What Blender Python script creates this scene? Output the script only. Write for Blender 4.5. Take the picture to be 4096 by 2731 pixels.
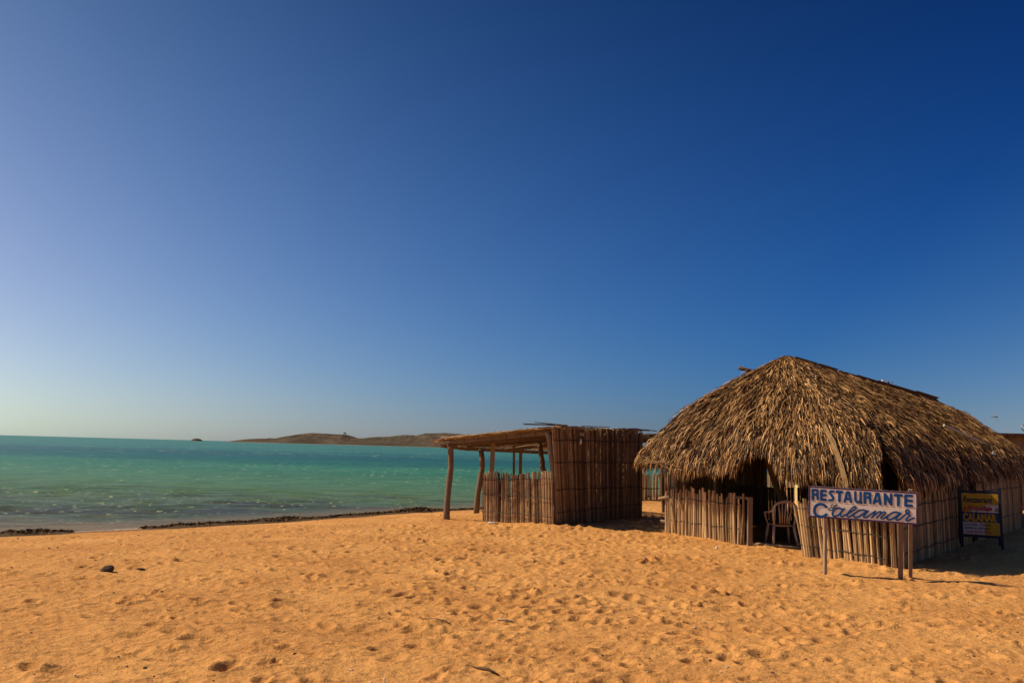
import bpy, math, random
import numpy as np
from mathutils import Vector, Matrix
random.seed(7); rng = np.random.default_rng(7)
for o in list(bpy.data.objects): bpy.data.objects.remove(o)
scene = bpy.context.scene
R = math.radians

# ------------------------------------------------------------------ camera
CAM_H = 1.8
cam_data = bpy.data.cameras.new('camera'); cam = bpy.data.objects.new('camera', cam_data)
scene.collection.objects.link(cam); scene.camera = cam
cam_data.sensor_width = 36; cam_data.lens = 36*3300/4096
cam_data.clip_start = .1; cam_data.clip_end = 40000
cam.matrix_world = Matrix.Translation((0,0,CAM_H)) @ Matrix.Rotation(R(90+7.392),4,'X') @ Matrix.Rotation(R(1.524),4,'Z')

# ------------------------------------------------------------------ light
SUN_AZ, SUN_EL = R(78), R(44)        # azimuth to the left of +Y
sdir = Vector((-math.sin(SUN_AZ)*math.cos(SUN_EL), math.cos(SUN_AZ)*math.cos(SUN_EL), math.sin(SUN_EL)))
sd = bpy.data.lights.new('sun','SUN'); so = bpy.data.objects.new('sun', sd); scene.collection.objects.link(so)
sd.energy = 4.4; sd.angle = R(.55); sd.color = (1,.81,.53)
so.rotation_euler = sdir.to_track_quat('Z','Y').to_euler()
world = bpy.data.worlds.new('World'); scene.world = world; world.use_nodes = True
wn = world.node_tree; wn.nodes.clear(); WL = wn.links.new
def N(t, typ, **kw):
    n = t.nodes.new(typ)
    for k, v in kw.items(): setattr(n, k, v)
    return n
wo = N(wn,'ShaderNodeOutputWorld'); bg = N(wn,'ShaderNodeBackground'); bg.inputs[1].default_value = .068
sky = N(wn,'ShaderNodeTexSky'); sky.sky_type='NISHITA'; sky.sun_disc=False
sky.sun_elevation=SUN_EL; sky.sun_rotation=-SUN_AZ; sky.air_density=1.0; sky.dust_density=.6; sky.ozone_density=3.0; sky.altitude=0
# polarised sky: darkest 90 degrees away from the sun
geo = N(wn,'ShaderNodeTexCoord')
dot = N(wn,'ShaderNodeVectorMath',operation='DOT_PRODUCT'); dot.inputs[1].default_value = sdir
WL(geo.outputs['Generated'],dot.inputs[0])
sepw=N(wn,'ShaderNodeSeparateXYZ'); WL(geo.outputs['Generated'],sepw.inputs[0])
def wm(op,a,b=None,c=None):
    n=N(wn,'ShaderNodeMath',operation=op)
    for k,v in enumerate((a,b,c)):
        if v is None: continue
        if isinstance(v,(int,float)): n.inputs[k].default_value=v
        else: WL(v,n.inputs[k])
    return n.outputs[0]
dd=wm("MINIMUM",wm("ABSOLUTE",dot.outputs["Value"]),.85); zz=wm('MINIMUM',wm('MAXIMUM',sepw.outputs['Z'],0),.55)
comb=N(wn,'ShaderNodeCombineXYZ')
hz=wm('EXPONENT',wm('MULTIPLY',zz,-14))
for k,(a0,a1,a2,a3,a4,a5,a6) in enumerate([(-1.597,3.468,.201,-2.643,-3.127,.925,-2.062),(-.769,.898,.802,-.534,-2.91,.112,.664),(-.162,.037,.549,.221,-2.483,-.046,1.009)]):
    e=wm('ADD',wm('MULTIPLY',dd,wm('MULTIPLY_ADD',dd,a2,a1)),wm('MULTIPLY_ADD',zz,wm('MULTIPLY_ADD',zz,a4,a3),a0)); e=wm('ADD',e,wm('MULTIPLY',hz,wm('MULTIPLY_ADD',dd,a6,a5))); WL(wm('EXPONENT',e),comb.inputs[k])
mul = N(wn,'ShaderNodeMix',data_type='RGBA',blend_type='MULTIPLY'); mul.inputs[0].default_value=1
WL(sky.outputs[0],mul.inputs[6]); WL(comb.outputs[0],mul.inputs[7])
WL(mul.outputs[2],bg.inputs[0]); WL(bg.outputs[0],wo.inputs[0])
scene.view_settings.view_transform='Standard'; scene.view_settings.look='None'
scene.view_settings.gamma=1; scene.view_settings.exposure=.25; scene.view_settings.use_curve_mapping=False
scene.cycles.max_bounces=5; scene.cycles.diffuse_bounces=3; scene.cycles.glossy_bounces=3

# ------------------------------------------------------------------ object helpers
def link(o): scene.collection.objects.link(o); return o
def tag(o, label=None, cat=None, group=None, kind=None):
    if label: o['label']=label
    if cat: o['category']=cat
    if group: o['group']=group
    if kind: o['kind']=kind
    return o
def thing(name, loc=(0,0,0), **kw): return _thing(name,loc,**kw)
def _thing(name, loc, **kw):
    o = bpy.data.objects.new(name,None); link(o); o.location=loc; o.empty_display_size=.2
    return tag(o,**kw)
class MB:
    """collects vertices/faces with a per-vertex tint, in world coordinates"""
    def __init__(s): s.v=[]; s.f=[]; s.t=[]; s.n=0
    def add(s, v, f, t=.5):
        v=np.asarray(v,float); s.v.append(v)
        s.f += [tuple(int(i)+s.n for i in q) for q in f]
        s.t.append(np.full(len(v),t) if np.isscalar(t) else np.asarray(t,float)); s.n+=len(v)
    def tube(s, pts, rad, n=6, t=.5, flat=1.0, squ=False):
        P=np.asarray(pts,float); k=len(P); r=np.full(k,rad) if np.isscalar(rad) else np.asarray(rad,float)
        T=np.gradient(P,axis=0); T/=np.linalg.norm(T,axis=1)[:,None]+1e-9
        ref=np.array([0,0,1.]) if abs(T[0,2])<.8 else np.array([1.,.3,0])
        A=np.cross(T,ref); A/=np.linalg.norm(A,axis=1)[:,None]; B=np.cross(A,T)
        ang=np.arange(n)/n*2*math.pi+(math.pi/4 if n==4 else 0)
        ring=(P[:,None,:]+r[:,None,None]*(np.cos(ang)[None,:,None]*A[:,None,:]+flat*np.sin(ang)[None,:,None]*B[:,None,:])).reshape(-1,3)
        f=[]
        for i in range(k-1):
            for j in range(n):
                a=i*n+j; b=i*n+(j+1)%n; f.append((a,b,b+n,a+n))
        f.append(tuple(range(n-1,-1,-1))); f.append(tuple(range((k-1)*n,k*n)))
        s.add(ring,f,t)
    def box(s, c, size, M=None, t=.5):
        x,y,z=[q/2 for q in size]
        v=np.array([(-x,-y,-z),(x,-y,-z),(x,y,-z),(-x,y,-z),(-x,-y,z),(x,-y,z),(x,y,z),(-x,y,z)])
        if M is not None: v=v@np.array(M.to_3x3()).T
        s.add(v+np.array(c),[(0,3,2,1),(4,5,6,7),(0,1,5,4),(1,2,6,5),(2,3,7,6),(3,0,4,7)],t)
    def build(s, name, mat, parent=None, smooth=False, **kw):
        me=bpy.data.meshes.new(name); V=np.concatenate(s.v); 
        if parent is not None: V=V-np.array(parent_loc(parent))
        me.from_pydata(V.tolist(),[],s.f); me.update()
        at=me.attributes.new('tint','FLOAT','POINT'); at.data.foreach_set('value',np.concatenate(s.t).astype(np.float32))
        if smooth: me.polygons.foreach_set('use_smooth',[True]*len(me.polygons))
        me.materials.append(mat); o=bpy.data.objects.new(name,me); link(o)
        if parent is not None: o.parent=parent
        return tag(o,**kw)
def parent_loc(p):
    l=Vector((0,0,0))
    while p is not None: l+=p.location; p=p.parent
    return l
def np_mesh(name, V, F, mat, tint=None, smooth=False, parent=None, **kw):
    """fast mesh from numpy quads"""
    if parent is not None: V=V-np.array(parent_loc(parent))
    me=bpy.data.meshes.new(name); me.vertices.add(len(V)); me.vertices.foreach_set('co',V.astype(np.float32).ravel())
    k=F.shape[1]; me.loops.add(F.size); me.loops.foreach_set('vertex_index',F.astype(np.int32).ravel())
    me.polygons.add(len(F)); me.polygons.foreach_set('loop_start',np.arange(0,F.size,k,dtype=np.int32))
    me.polygons.foreach_set('loop_total',np.full(len(F),k,np.int32))
    if smooth: me.polygons.foreach_set('use_smooth',np.ones(len(F),bool))
    me.update(calc_edges=True); me.validate()
    if tint is not None:
        at=me.attributes.new('tint','FLOAT','POINT'); at.data.foreach_set('value',tint.astype(np.float32))
    me.materials.append(mat); o=bpy.data.objects.new(name,me); link(o)
    if parent is not None: o.parent=parent
    return tag(o,**kw)

# ------------------------------------------------------------------ material helpers
def mat(name):
    m=bpy.data.materials.new(name); m.use_nodes=True; t=m.node_tree
    return m,t,t.nodes['Principled BSDF']
def ramp(t, stops, src, interp='LINEAR'):
    r=N(t,'ShaderNodeValToRGB'); r.color_ramp.interpolation=interp; e=r.color_ramp.elements
    while len(e)<len(stops): e.new(.5)
    for q,(p,c) in zip(e,stops): q.position=p; q.color=(*c,1)
    t.links.new(src,r.inputs[0]); return r.outputs[0]
def noise(t, scale, detail=4, vec=None, rough=.55):
    n=N(t,'ShaderNodeTexNoise'); n.inputs['Scale'].default_value=scale; n.inputs['Detail'].default_value=detail
    n.inputs['Roughness'].default_value=rough
    if vec is not None: t.links.new(vec,n.inputs['Vector'])
    return n.outputs['Fac']
def mapped(t, sc, src='Object', rot=(0,0,0)):
    c=N(t,'ShaderNodeTexCoord'); m=N(t,'ShaderNodeMapping'); m.inputs['Scale'].default_value=sc; m.inputs['Rotation'].default_value=rot
    t.links.new(c.outputs[src],m.inputs[0]); return m.outputs[0]
def math_(t, op, a, b=None, clamp=False):
    n=N(t,'ShaderNodeMath',operation=op); n.use_clamp=clamp
    for i,v in enumerate((a,b)):
        if v is None: continue
        if isinstance(v,(int,float)): n.inputs[i].default_value=v
        else: t.links.new(v,n.inputs[i])
    return n.outputs[0]
def mixc(t, fac, a, b, blend='MIX'):
    n=N(t,'ShaderNodeMix',data_type='RGBA',blend_type=blend)
    for i,v in ((0,fac),(6,a),(7,b)):
        if isinstance(v,(int,float)): n.inputs[i].default_value=v
        elif isinstance(v,tuple): n.inputs[i].default_value=(*v,1)
        else: t.links.new(v,n.inputs[i])
    return n.outputs[2]
def bump(t, h, b, strength=.5, dist=.01, normal=None):
    n=N(t,'ShaderNodeBump'); n.inputs['Strength'].default_value=strength; n.inputs['Distance'].default_value=dist
    t.links.new(h,n.inputs['Height'])
    if normal is not None: t.links.new(normal,n.inputs['Normal'])
    if b is not None: t.links.new(n.outputs[0],b.inputs['Normal'])
    return n.outputs[0]
def wood_like(name, stops, streak=(60,60,3), rough=.8, amt=.5):
    m,t,b=mat(name); a=N(t,'ShaderNodeAttribute',attribute_name='tint')
    n=noise(t,1,4,mapped(t,streak)); n2=noise(t,3.5,3,mapped(t,(1,1,1)))
    f=math_(t,'ADD',a.outputs['Fac'],math_(t,'MULTIPLY',math_(t,'SUBTRACT',n,.5),amt))
    f=math_(t,'ADD',f,math_(t,'MULTIPLY',math_(t,'SUBTRACT',n2,.5),amt*.6))
    t.links.new(ramp(t,stops,f),b.inputs['Base Color']); b.inputs['Roughness'].default_value=rough
    b.inputs['Specular IOR Level'].default_value=.2
    bump(t,n,b,.5,.006); return m
M={}
M['cane']=wood_like('cane',[(0,(.06,.036,.02)),(.3,(.19,.118,.060)),(.62,(.41,.268,.138)),(1,(.68,.47,.25))],(70,70,4),.65,.7)
M['wood']=wood_like('weathered_wood',[(0,(.08,.042,.022)),(.45,(.20,.14,.095)),(1,(.44,.33,.22))],(45,45,2.5),.8,.6)
M['thatch']=wood_like('dry_thatch',[(0,(.035,.018,.008)),(.33,(.10,.050,.021)),(.66,(.33,.178,.072)),(1,(.78,.47,.205))],(9,9,9),.45,.5)
M['thatch'].node_tree.nodes['Principled BSDF'].inputs['Specular IOR Level'].default_value=.12
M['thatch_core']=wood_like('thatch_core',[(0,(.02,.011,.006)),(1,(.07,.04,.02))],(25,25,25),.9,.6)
M['brush']=wood_like('brush_sticks',[(0,(.055,.036,.025)),(.5,(.20,.135,.08)),(1,(.50,.35,.21))],(30,30,30),.75,.5)
def plain(name,c,rough=.7,var=.15,scale=8,metal=0,spec=.3):
    m,t,b=mat(name); n=noise(t,scale,5,mapped(t,(1,1,1)))
    d=tuple(x*(1-var*1.6) for x in c); l=tuple(min(1,x*(1+var)) for x in c)
    t.links.new(ramp(t,[(.3,d),(.7,l)],n),b.inputs['Base Color']); b.inputs['Roughness'].default_value=rough; b.inputs['Metallic'].default_value=metal
    b.inputs['Specular IOR Level'].default_value=spec
    bump(t,n,b,.2,.004); return m
M['wire']=plain('dark_wire',(.03,.022,.018),.7)
M['net']=plain('straw_net',(.36,.23,.11),.8)
M['chair']=plain('brown_plastic',(.50,.36,.26),.38,.08,3,spec=.5)
M['rock']=plain('brown_rock',(.09,.055,.04),.9,.35,25)
M['shellw']=plain('pale_shell',(.75,.66,.58),.5,.1,20)
M['pebble']=plain('grey_pebble',(.16,.10,.07),.85,.4,30)
M['plaster']=plain('weathered_board_wall',(.20,.14,.10),.85,.3,3)
M['yellowwood']=plain('pale_yellow_boards',(.62,.50,.24),.8,.2,9)
M['metal']=plain('dull_metal',(.35,.30,.26),.45,.2,20,.6)
M['pvc']=plain('grey_pipe',(.42,.38,.34),.5,.15,12)
M['tile']=plain('red_brown_tile',(.16,.075,.05),.75,.3,9)
M['dfly']=plain('dark_red_body',(.10,.025,.02),.4,.2,60)
# ------------------------------------------------------------------ terrain functions
def vnoise(x,y,seed=0):
    xi=np.floor(x).astype(np.int64); yi=np.floor(y).astype(np.int64); fx=x-xi; fy=y-yi
    fx=fx*fx*(3-2*fx); fy=fy*fy*(3-2*fy)
    def h(a,b):
        n=(a*374761393+b*668265263+seed*974711)&0xffffffff
        n=((n^(n>>13))*1274126177)&0xffffffff; n=(n^(n>>16))
        return (n&0xffff)/65535.
    return (h(xi,yi)*(1-fx)+h(xi+1,yi)*fx)*(1-fy)+(h(xi,yi+1)*(1-fx)+h(xi+1,yi+1)*fx)*fy
def fbm(x,y,oct=4,seed=0,g=.5):
    a=1;s=0;tot=0
    for i in range(oct): s=s+a*(vnoise(x,y,seed+i*17)-.5); tot+=a; a*=g; x=x*2.03+11.3; y=y*2.03+5.7
    return s/tot
SHORE=np.array([(-60,-12),(-30,5),(-17,13),(-13,15.3),(-10.3,17.2),(-8.0,19.4),(-6.46,21.2),(-5.0,23.15),(-3.4,25.5),(-2.1,26.9),(-.83,28.0),(3,34.5),(9,41),(25,50),(80,75),(400,150)],float)
def shore_d(x,y):
    """signed distance to the shoreline, positive on land (to the right / near side)"""
    best=np.full(x.shape,1e9); sg=np.ones(x.shape)
    for (x0,y0),(x1,y1) in zip(SHORE[:-1],SHORE[1:]):
        dx,dy=x1-x0,y1-y0; L=dx*dx+dy*dy; t=np.clip(((x-x0)*dx+(y-y0)*dy)/L,0,1)
        d=np.hypot(x-x0-t*dx,y-y0-t*dy); s=np.where((x-x0)*dy-(y-y0)*dx>0,1.,-1.)
        m=d<best; best=np.where(m,d,best); sg=np.where(m,s,sg)
    return best*sg
WATER_Z=-.22
# height map of footprints
HX0,HY0,HS=-17.,3.,.03; HW,HH=int(36/HS),int(31/HS)
gx,gy=np.meshgrid(HX0+np.arange(HW)*HS,HY0+np.arange(HH)*HS)
hm=.045*fbm(gx*1.0+gy*.3,gy*1.5,3,3)+.050*fbm(gx*2.1+gy*1.1,gy*4.4-gx*.6,4,9)*(.4+1.2*vnoise(gx*.35,gy*.35,5))+.013*fbm(gx*6.5,gy*7.5,2,27)+.009*fbm(gx*12,gy*13,2,21)
for i in range(3600):
    cx=rng.uniform(-15,17); cy=rng.uniform(4,30)
    if rng.random()<.4: cx=rng.normal(1.5,3); cy=rng.uniform(5,20)
    L=rng.uniform(.07,.15); W=L*rng.uniform(.4,.8); a=rng.uniform(0,math.pi); d=rng.uniform(.012,.036)*(1.3 if rng.random()<.15 else 1)
    if cy<9: d*=.75
    r=int(L*2.6/HS)+1; ix=int((cx-HX0)/HS); iy=int((cy-HY0)/HS)
    x0,x1,y0,y1=max(ix-r,0),min(ix+r,HW),max(iy-r,0),min(iy+r,HH)
    if x1<=x0 or y1<=y0: continue
    X=gx[y0:y1,x0:x1]-cx; Y=gy[y0:y1,x0:x1]-cy
    u=(X*math.cos(a)+Y*math.sin(a))/L; v=(-X*math.sin(a)+Y*math.cos(a))/W; q=u*u+v*v
    hm[y0:y1,x0:x1]+=-d*np.exp(-q*1.6)+d*.55*np.exp(-(np.sqrt(q)-1.35)**2*5)
# trampled patch between the shed and the hut, low ridge near the water
w=np.exp(-(((gx-3.2)/1.3)**2+((gy-19.9)/.8)**2)); hm+=w*.14*fbm(gx*5,gy*6,3,31)
hm*=1.3
def hsample(x,y):
    u=np.clip((x-HX0)/HS,0,HW-1.001); v=np.clip((y-HY0)/HS,0,HH-1.001); i=u.astype(int); j=v.astype(int); a=u-i; b=v-j
    s=(hm[j,i]*(1-a)+hm[j,i+1]*a)*(1-b)+(hm[j+1,i]*(1-a)+hm[j+1,i+1]*a)*b
    edge=np.clip(np.minimum.reduce([x-HX0,HX0+36-x,y-HY0,HY0+31-y])/1.5,0,1)
    return s*edge
def ground_h(x,y):
    x=np.asarray(x,float); y=np.asarray(y,float)
    d=shore_d(x,y)
    q=np.clip((5.2-d)/5.2,0,1); base=WATER_Z*q**1.25+.09*np.exp(-(((x-1.3)/1.2)**2+((y-19.7)/1.0)**2))
    base=np.where(d<0,WATER_Z+d*.09,base); base=np.maximum(base,-3)
    ridge=.075*np.exp(-((d-3.6)/.55)**2)*np.clip(.6+2*fbm(x*.35,y*.35,2,77),0,1)
    damp=np.clip((d-.2)/1.6,0.12,1)
    lum=.07*fbm(x*.22,y*.22,2,5)
    return base+ridge+(hsample(x,y)+lum)*damp
def gz(x,y): return float(ground_h(np.array([x]),np.array([y]))[0])

# ------------------------------------------------------------------ sand
def fan_mesh(name, rows, tans, hf, m, **kw):
    Yg,Tg=np.meshgrid(rows,tans,indexing='ij'); X=Yg*Tg; Z=hf(X,Yg)
    V=np.stack([X,Yg,Z],-1).reshape(-1,3); nr,nc=len(rows),len(tans)
    i=np.arange(nr-1)[:,None]*nc+np.arange(nc-1)[None,:]; F=np.stack([i,i+1,i+nc+1,i+nc],-1).reshape(-1,4)
    return np_mesh(name,V,F,m,smooth=True,**kw)
m,t,b=mat('beach_sand')
c1=noise(t,.55,4,mapped(t,(1,1,1))); c2=noise(t,14,5,mapped(t,(1,1,1))); c3=noise(t,160,3,mapped(t,(1,1,1)))
col=ramp(t,[(.32,(.62,.298,.100)),(.68,(.79,.415,.147))],c1)
col=mixc(t,math_(t,'MULTIPLY',math_(t,'SUBTRACT',c2,.42,),2.2,True),mixc(t,1,col,(.80,.77,.74),'MULTIPLY'),col)
speck=ramp(t,[(.0,(.35,.33,.32)),(.30,(1,1,1))],c3); col=mixc(t,.55,col,speck,'MULTIPLY')
# wet band along the water: vertex attribute
wet=N(t,'ShaderNodeAttribute',attribute_name='tint')
col=mixc(t,wet.outputs['Fac'],col,(.22,.115,.055)); t.links.new(col,b.inputs['Base Color'])
b.inputs['Roughness'].default_value=.95; b.inputs['Specular IOR Level'].default_value=.1
n1=bump(t,noise(t,9,5,mapped(t,(1,1.3,1)),.6),None,1.0,.06)
bump(t,noise(t,55,5,mapped(t,(1,1,1)),.65),b,.6,.014,n1)
M['sand']=m
rows=np.concatenate([np.linspace(-30,3.9,30),4/(1-np.linspace(0,1,760)*(1-4/34.)),np.geomspace(34.5,700,60)])
# fan in Y/tan for y>=4; plain columns nearer than that
ry=rows[rows>=3.95]; tans=np.concatenate([np.linspace(-6,-.78,30)[:-1],np.linspace(-.78,.78,900),np.linspace(.78,6,30)[1:]])
Yg,Tg=np.meshgrid(ry,tans,indexing='ij'); X=Yg*Tg; Z=ground_h(X,Yg); D=shore_d(X,Yg)
V=np.stack([X,Yg,Z],-1).reshape(-1,3); nr,nc=len(ry),len(tans)
i=np.arange(nr-1)[:,None]*nc+np.arange(nc-1)[None,:]; F=np.stack([i,i+1,i+nc+1,i+nc],-1).reshape(-1,4)
# one sheet: extend straight back behind the camera from the first fan row
yb=np.linspace(4,-60,60)[1:]; Xb,Yb=np.meshgrid(tans*ry[0],yb); Xb=Xb*(1+(4-Yb)*.25); Zb=ground_h(Xb,Yb); Db=shore_d(Xb,Yb)
n0=len(V); V=np.concatenate([V,np.stack([Xb,Yb,Zb],-1).reshape(-1,3)])
first=np.concatenate([np.arange(nc)[None,:],n0+np.arange(len(yb)*nc).reshape(len(yb),nc)])
F=np.concatenate([F,np.stack([first[1:,:-1],first[1:,1:],first[:-1,1:],first[:-1,:-1]],-1).reshape(-1,4)])
Dall=np.concatenate([D.ravel(),Db.ravel()]); wetv=np.clip((1.0-Dall)/.7+fbm(V[:,0]*.8,V[:,1]*.8,2,8)*.8,0,1)*.9
np_mesh('sand',V,F,m,tint=wetv,smooth=True,kind='structure')

# ------------------------------------------------------------------ sea
m,t,b=mat('sea_water')
g=N(t,'ShaderNodeNewGeometry'); sep=N(t,'ShaderNodeSeparateXYZ'); t.links.new(g.outputs['Position'],sep.inputs[0])
q=math_(t,'DIVIDE',20,math_(t,'MAXIMUM',sep.outputs['Y'],12))
nz=noise(t,.035,3,mapped(t,(.35,1,1))); q=math_(t,'ADD',q,math_(t,'MULTIPLY',math_(t,'MULTIPLY',math_(t,'SUBTRACT',nz,.5),q),.75))
depth=ramp(t,[(0,(.060,.225,.165)),(.085,(.045,.195,.15)),(.14,(.018,.108,.090)),(.2,(.017,.130,.096)),(.27,(.045,.205,.100)),(.45,(.090,.215,.080)),(.62,(.13,.195,.085)),(.80,(.105,.14,.095)),(.93,(.12,.13,.085)),(1,(.17,.14,.085))],q)
# ripple streaks at three sizes: small by the shore, larger offshore
Yp=sep.outputs['Y']
def zone(a,b): return ramp(t,[(0,(0,0,0)),(1,(1,1,1))],math_(t,'DIVIDE',math_(t,'SUBTRACT',Yp,a),b-a,True))
z1=zone(30,48); z2=zone(80,140)
def tri(sc,d,rg=.6):
    a=noise(t,1,d,mapped(t,sc[0]),rg); b_=noise(t,1,d,mapped(t,sc[1]),rg); c_=noise(t,1,d,mapped(t,sc[2]),rg)
    return mixc(t,z2,mixc(t,z1,a,b_),c_)
st=tri([(.9,2.2,1),(.5,.8,1),(.10,.12,1)],5,.7)
depth=mixc(t,ramp(t,[(.42,(0,0,0)),(.60,(1,1,1))],st),mixc(t,1,depth,(.62,.72,.80),'MULTIPLY'),depth)
st2=noise(t,1,3,mapped(t,(.03,.10,1)),.65); depth=mixc(t,ramp(t,[(.40,(0,0,0)),(.62,(1,1,1))],st2),mixc(t,1,depth,(.82,.88,.9),'MULTIPLY'),depth)
weed=math_(t,'MULTIPLY',ramp(t,[(.50,(0,0,0)),(.60,(1,1,1))],noise(t,.5,4,mapped(t,(.35,1,1)),.6)),ramp(t,[(.50,(0,0,0)),(.66,(1,1,1)),(.86,(1,1,1)),(.95,(0,0,0))],q))
depth=mixc(t,math_(t,'MULTIPLY',weed,.7),depth,(.050,.045,.040))
gate=noise(t,.09,2,mapped(t,(1,1,1)))
ff=tri([(5.0,3.6,1),(2.8,.9,1),(1.0,.16,1)],2,.5)
foam=math_(t,'MULTIPLY',math_(t,'SUBTRACT',math_(t,'ADD',ff,math_(t,'MULTIPLY',gate,.24)),.762),12,True)
col=mixc(t,math_(t,'MULTIPLY',foam,.55),depth,(.62,.66,.40)); sh=N(t,'ShaderNodeAttribute',attribute_name='tint').outputs['Fac']
col=mixc(t,ramp(t,[(0,(.85,.85,.85)),(.30,(0,0,0))],sh),col,(.22,.155,.085))
fl=math_(t,'LESS_THAN',math_(t,'ADD',sh,math_(t,'MULTIPLY',math_(t,'SUBTRACT',noise(t,2.2,4,mapped(t,(1,1,1))),.5),.10)),.012)
col=mixc(t,math_(t,'MULTIPLY',fl,.5),col,(.60,.52,.38)); t.links.new(col,b.inputs['Base Color'])
b.inputs['Roughness'].default_value=.32; b.inputs['Specular IOR Level'].default_value=.05; b.inputs['IOR'].default_value=1.33
bump(t,tri([(1.6,3.2,1),(1.0,1.2,1),(.3,.25,1)],5,.65),b,.9,.14)
rows=np.concatenate([np.geomspace(9,120,520),np.geomspace(122,30000,110)])
tans=np.concatenate([np.linspace(-7,-.75,14)[:-1],np.linspace(-.75,.35,520),np.linspace(.35,7,14)[1:]])
waves=[]
for k in range(34):
    lam=rng.uniform(.3,1.9); a=rng.normal(math.pi*.62,.38); waves.append((2*math.pi/lam,math.cos(a),math.sin(a),rng.uniform(0,6.28),.0055*lam**.8))
def seah(X,Y):
    Z=np.zeros_like(X)
    for kk,cx,cy,ph,am in waves:
        lam=2*math.pi/kk; fade=np.clip(1.6-Y*Y*.0042/ (9*lam*.35),0,1)
        w=np.sin(kk*(X*cx+Y*cy)+ph); Z+=am*fade*(w+.35*w*w)
    d=-shore_d(X,Y); Z*=np.clip(d/5,.08,1)
    return WATER_Z+Z
_Y,_T=np.meshgrid(rows,tans,indexing='ij')
fan_mesh('sea',rows,tans,seah,m,kind='structure',tint=np.clip(-shore_d(_Y*_T,_Y)/8,0,1).ravel())

# ------------------------------------------------------------------ far headland, islet, water tower
m,t,b=mat('scrub_hills')
n_=noise(t,.02,6,mapped(t,(1,1,1.6)),.7); n2=noise(t,.004,3,mapped(t,(1,1,1)))
cc=ramp(t,[(.34,(.055,.042,.036)),(.5,(.105,.078,.064)),(.66,(.155,.122,.104))],n_); cc=mixc(t,ramp(t,[(.4,(0,0,0)),(.6,(.6,.6,.6))],n2),cc,(.085,.078,.058))
sep=N(t,'ShaderNodeSeparateXYZ'); g=N(t,'ShaderNodeNewGeometry'); t.links.new(g.outputs['Position'],sep.inputs[0])
beach=math_(t,'LESS_THAN',math_(t,'ADD',sep.outputs['Z'],math_(t,'MULTIPLY',n_,5)),3.2); cc=mixc(t,beach,cc,(.26,.16,.11))
t.links.new(cc,b.inputs['Base Color']); b.inputs['Roughness'].default_value=1; b.inputs['Specular IOR Level'].default_value=0
D0=2450.
def px2x(x,D=D0): return (x+10.6-2048)/3300*D
def prof_h(px,ytop,D=D0+180): return (1739.3+.0266*px-ytop)/3300*D+CAM_H
PROF=[(950,1790),(972,1766),(985,1760),(1000,1755.5),(1040,1753.5),(1068,1754),(1085,1751.5),(1100,1754),(1112,1753),(1150,1745),(1200,1737.5),(1248,1731.5),(1300,1734),(1350,1737),(1378,1737.5),(1395,1744),(1420,1752.5),(1450,1753),(1500,1748),(1560,1746),(1610,1739.5),(1650,1740),(1665,1742),(1700,1733),(1740,1733),(1780,1731.5),(1830,1735),(1900,1741),(2000,1750),(2150,1752),(2300,1760),(2500,1770),(2600,1790)]
pp=np.array(PROF,float)
def headland():
    nx,ny=700,46
    xs=np.linspace(930,2640,nx); hx=np.interp(xs,pp[:,0],prof_h(pp[:,0],pp[:,1]),left=-2,right=-2)
    v=np.linspace(0,1,ny); XX,VV=np.meshgrid(xs,v); Hh=np.tile(hx,(ny,1))
    Yv=D0+VV*600+10*np.sin(XX*.02); X=px2x(XX,1)*(D0+180*1.0)*(1+0*VV)
    f=np.where(VV<.3,(VV/.3)**.75,np.cos((VV-.3)/.7*math.pi/2)**.8)
    n=fbm(XX*.05,VV*7,5,4); Z=Hh*f*(1+n*.35*np.where(VV<.28,1,.4)*np.sin(np.clip(VV/.3,0,1)*math.pi))+fbm(XX*.5,VV*30,3,2)*1.6*f
    Z=np.where(Hh<=0,-3,Z); Z[0]=-3; Z[-1]=-3
    V=np.stack([X,Yv,Z],-1).reshape(-1,3); i=np.arange(ny-1)[:,None]*nx+np.arange(nx-1)[None,:]
    np_mesh('headland',V,np.stack([i,i+1,i+nx+1,i+nx],-1).reshape(-1,4),m,smooth=True,kind='structure')
headland()
def islet():
    n=40; V=[];F=[]
    for j in range(14):
        for k in range(n):
            a=k/n*6.283; r=1-j/13.
            x=px2x(797)+r*math.cos(a)*19; y=D0+r*math.sin(a)*18
            z=-1.5+8.5*(1-r**2.2)**.9*(1+.3*fbm(np.array([x*.12]),np.array([y*.12]),3,6)[0]); V.append((x,y,z))
    for j in range(13):
        for k in range(n): F.append((j*n+k,j*n+(k+1)%n,(j+1)*n+(k+1)%n,(j+1)*n+k))
    np_mesh('island',np.array(V),np.array(F),m,smooth=True,kind='structure')
islet()
tx=px2x(1387,D0+180); tz=float(np.interp(1387,pp[:,0],prof_h(pp[:,0],pp[:,1])))
tw=thing('water_tower',(tx,D0+165,tz-4),label='tiny water tower on four legs on the far headland hilltop',cat='tower')
mb=MB(); mb.box((tx,D0+165,tz+6.8),(6.6,6,3.2)); mb.build('tank',M['plaster'],tw)
for sx in (-1,1):
    for sy in (-1,1):
        mb=MB(); mb.tube([(tx+sx*3.3,D0+165+sy*3,tz-4),(tx+sx*2.9,D0+165+sy*2.6,tz+5.2)],.5,6); mb.build('leg',M['plaster'],tw)

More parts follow.
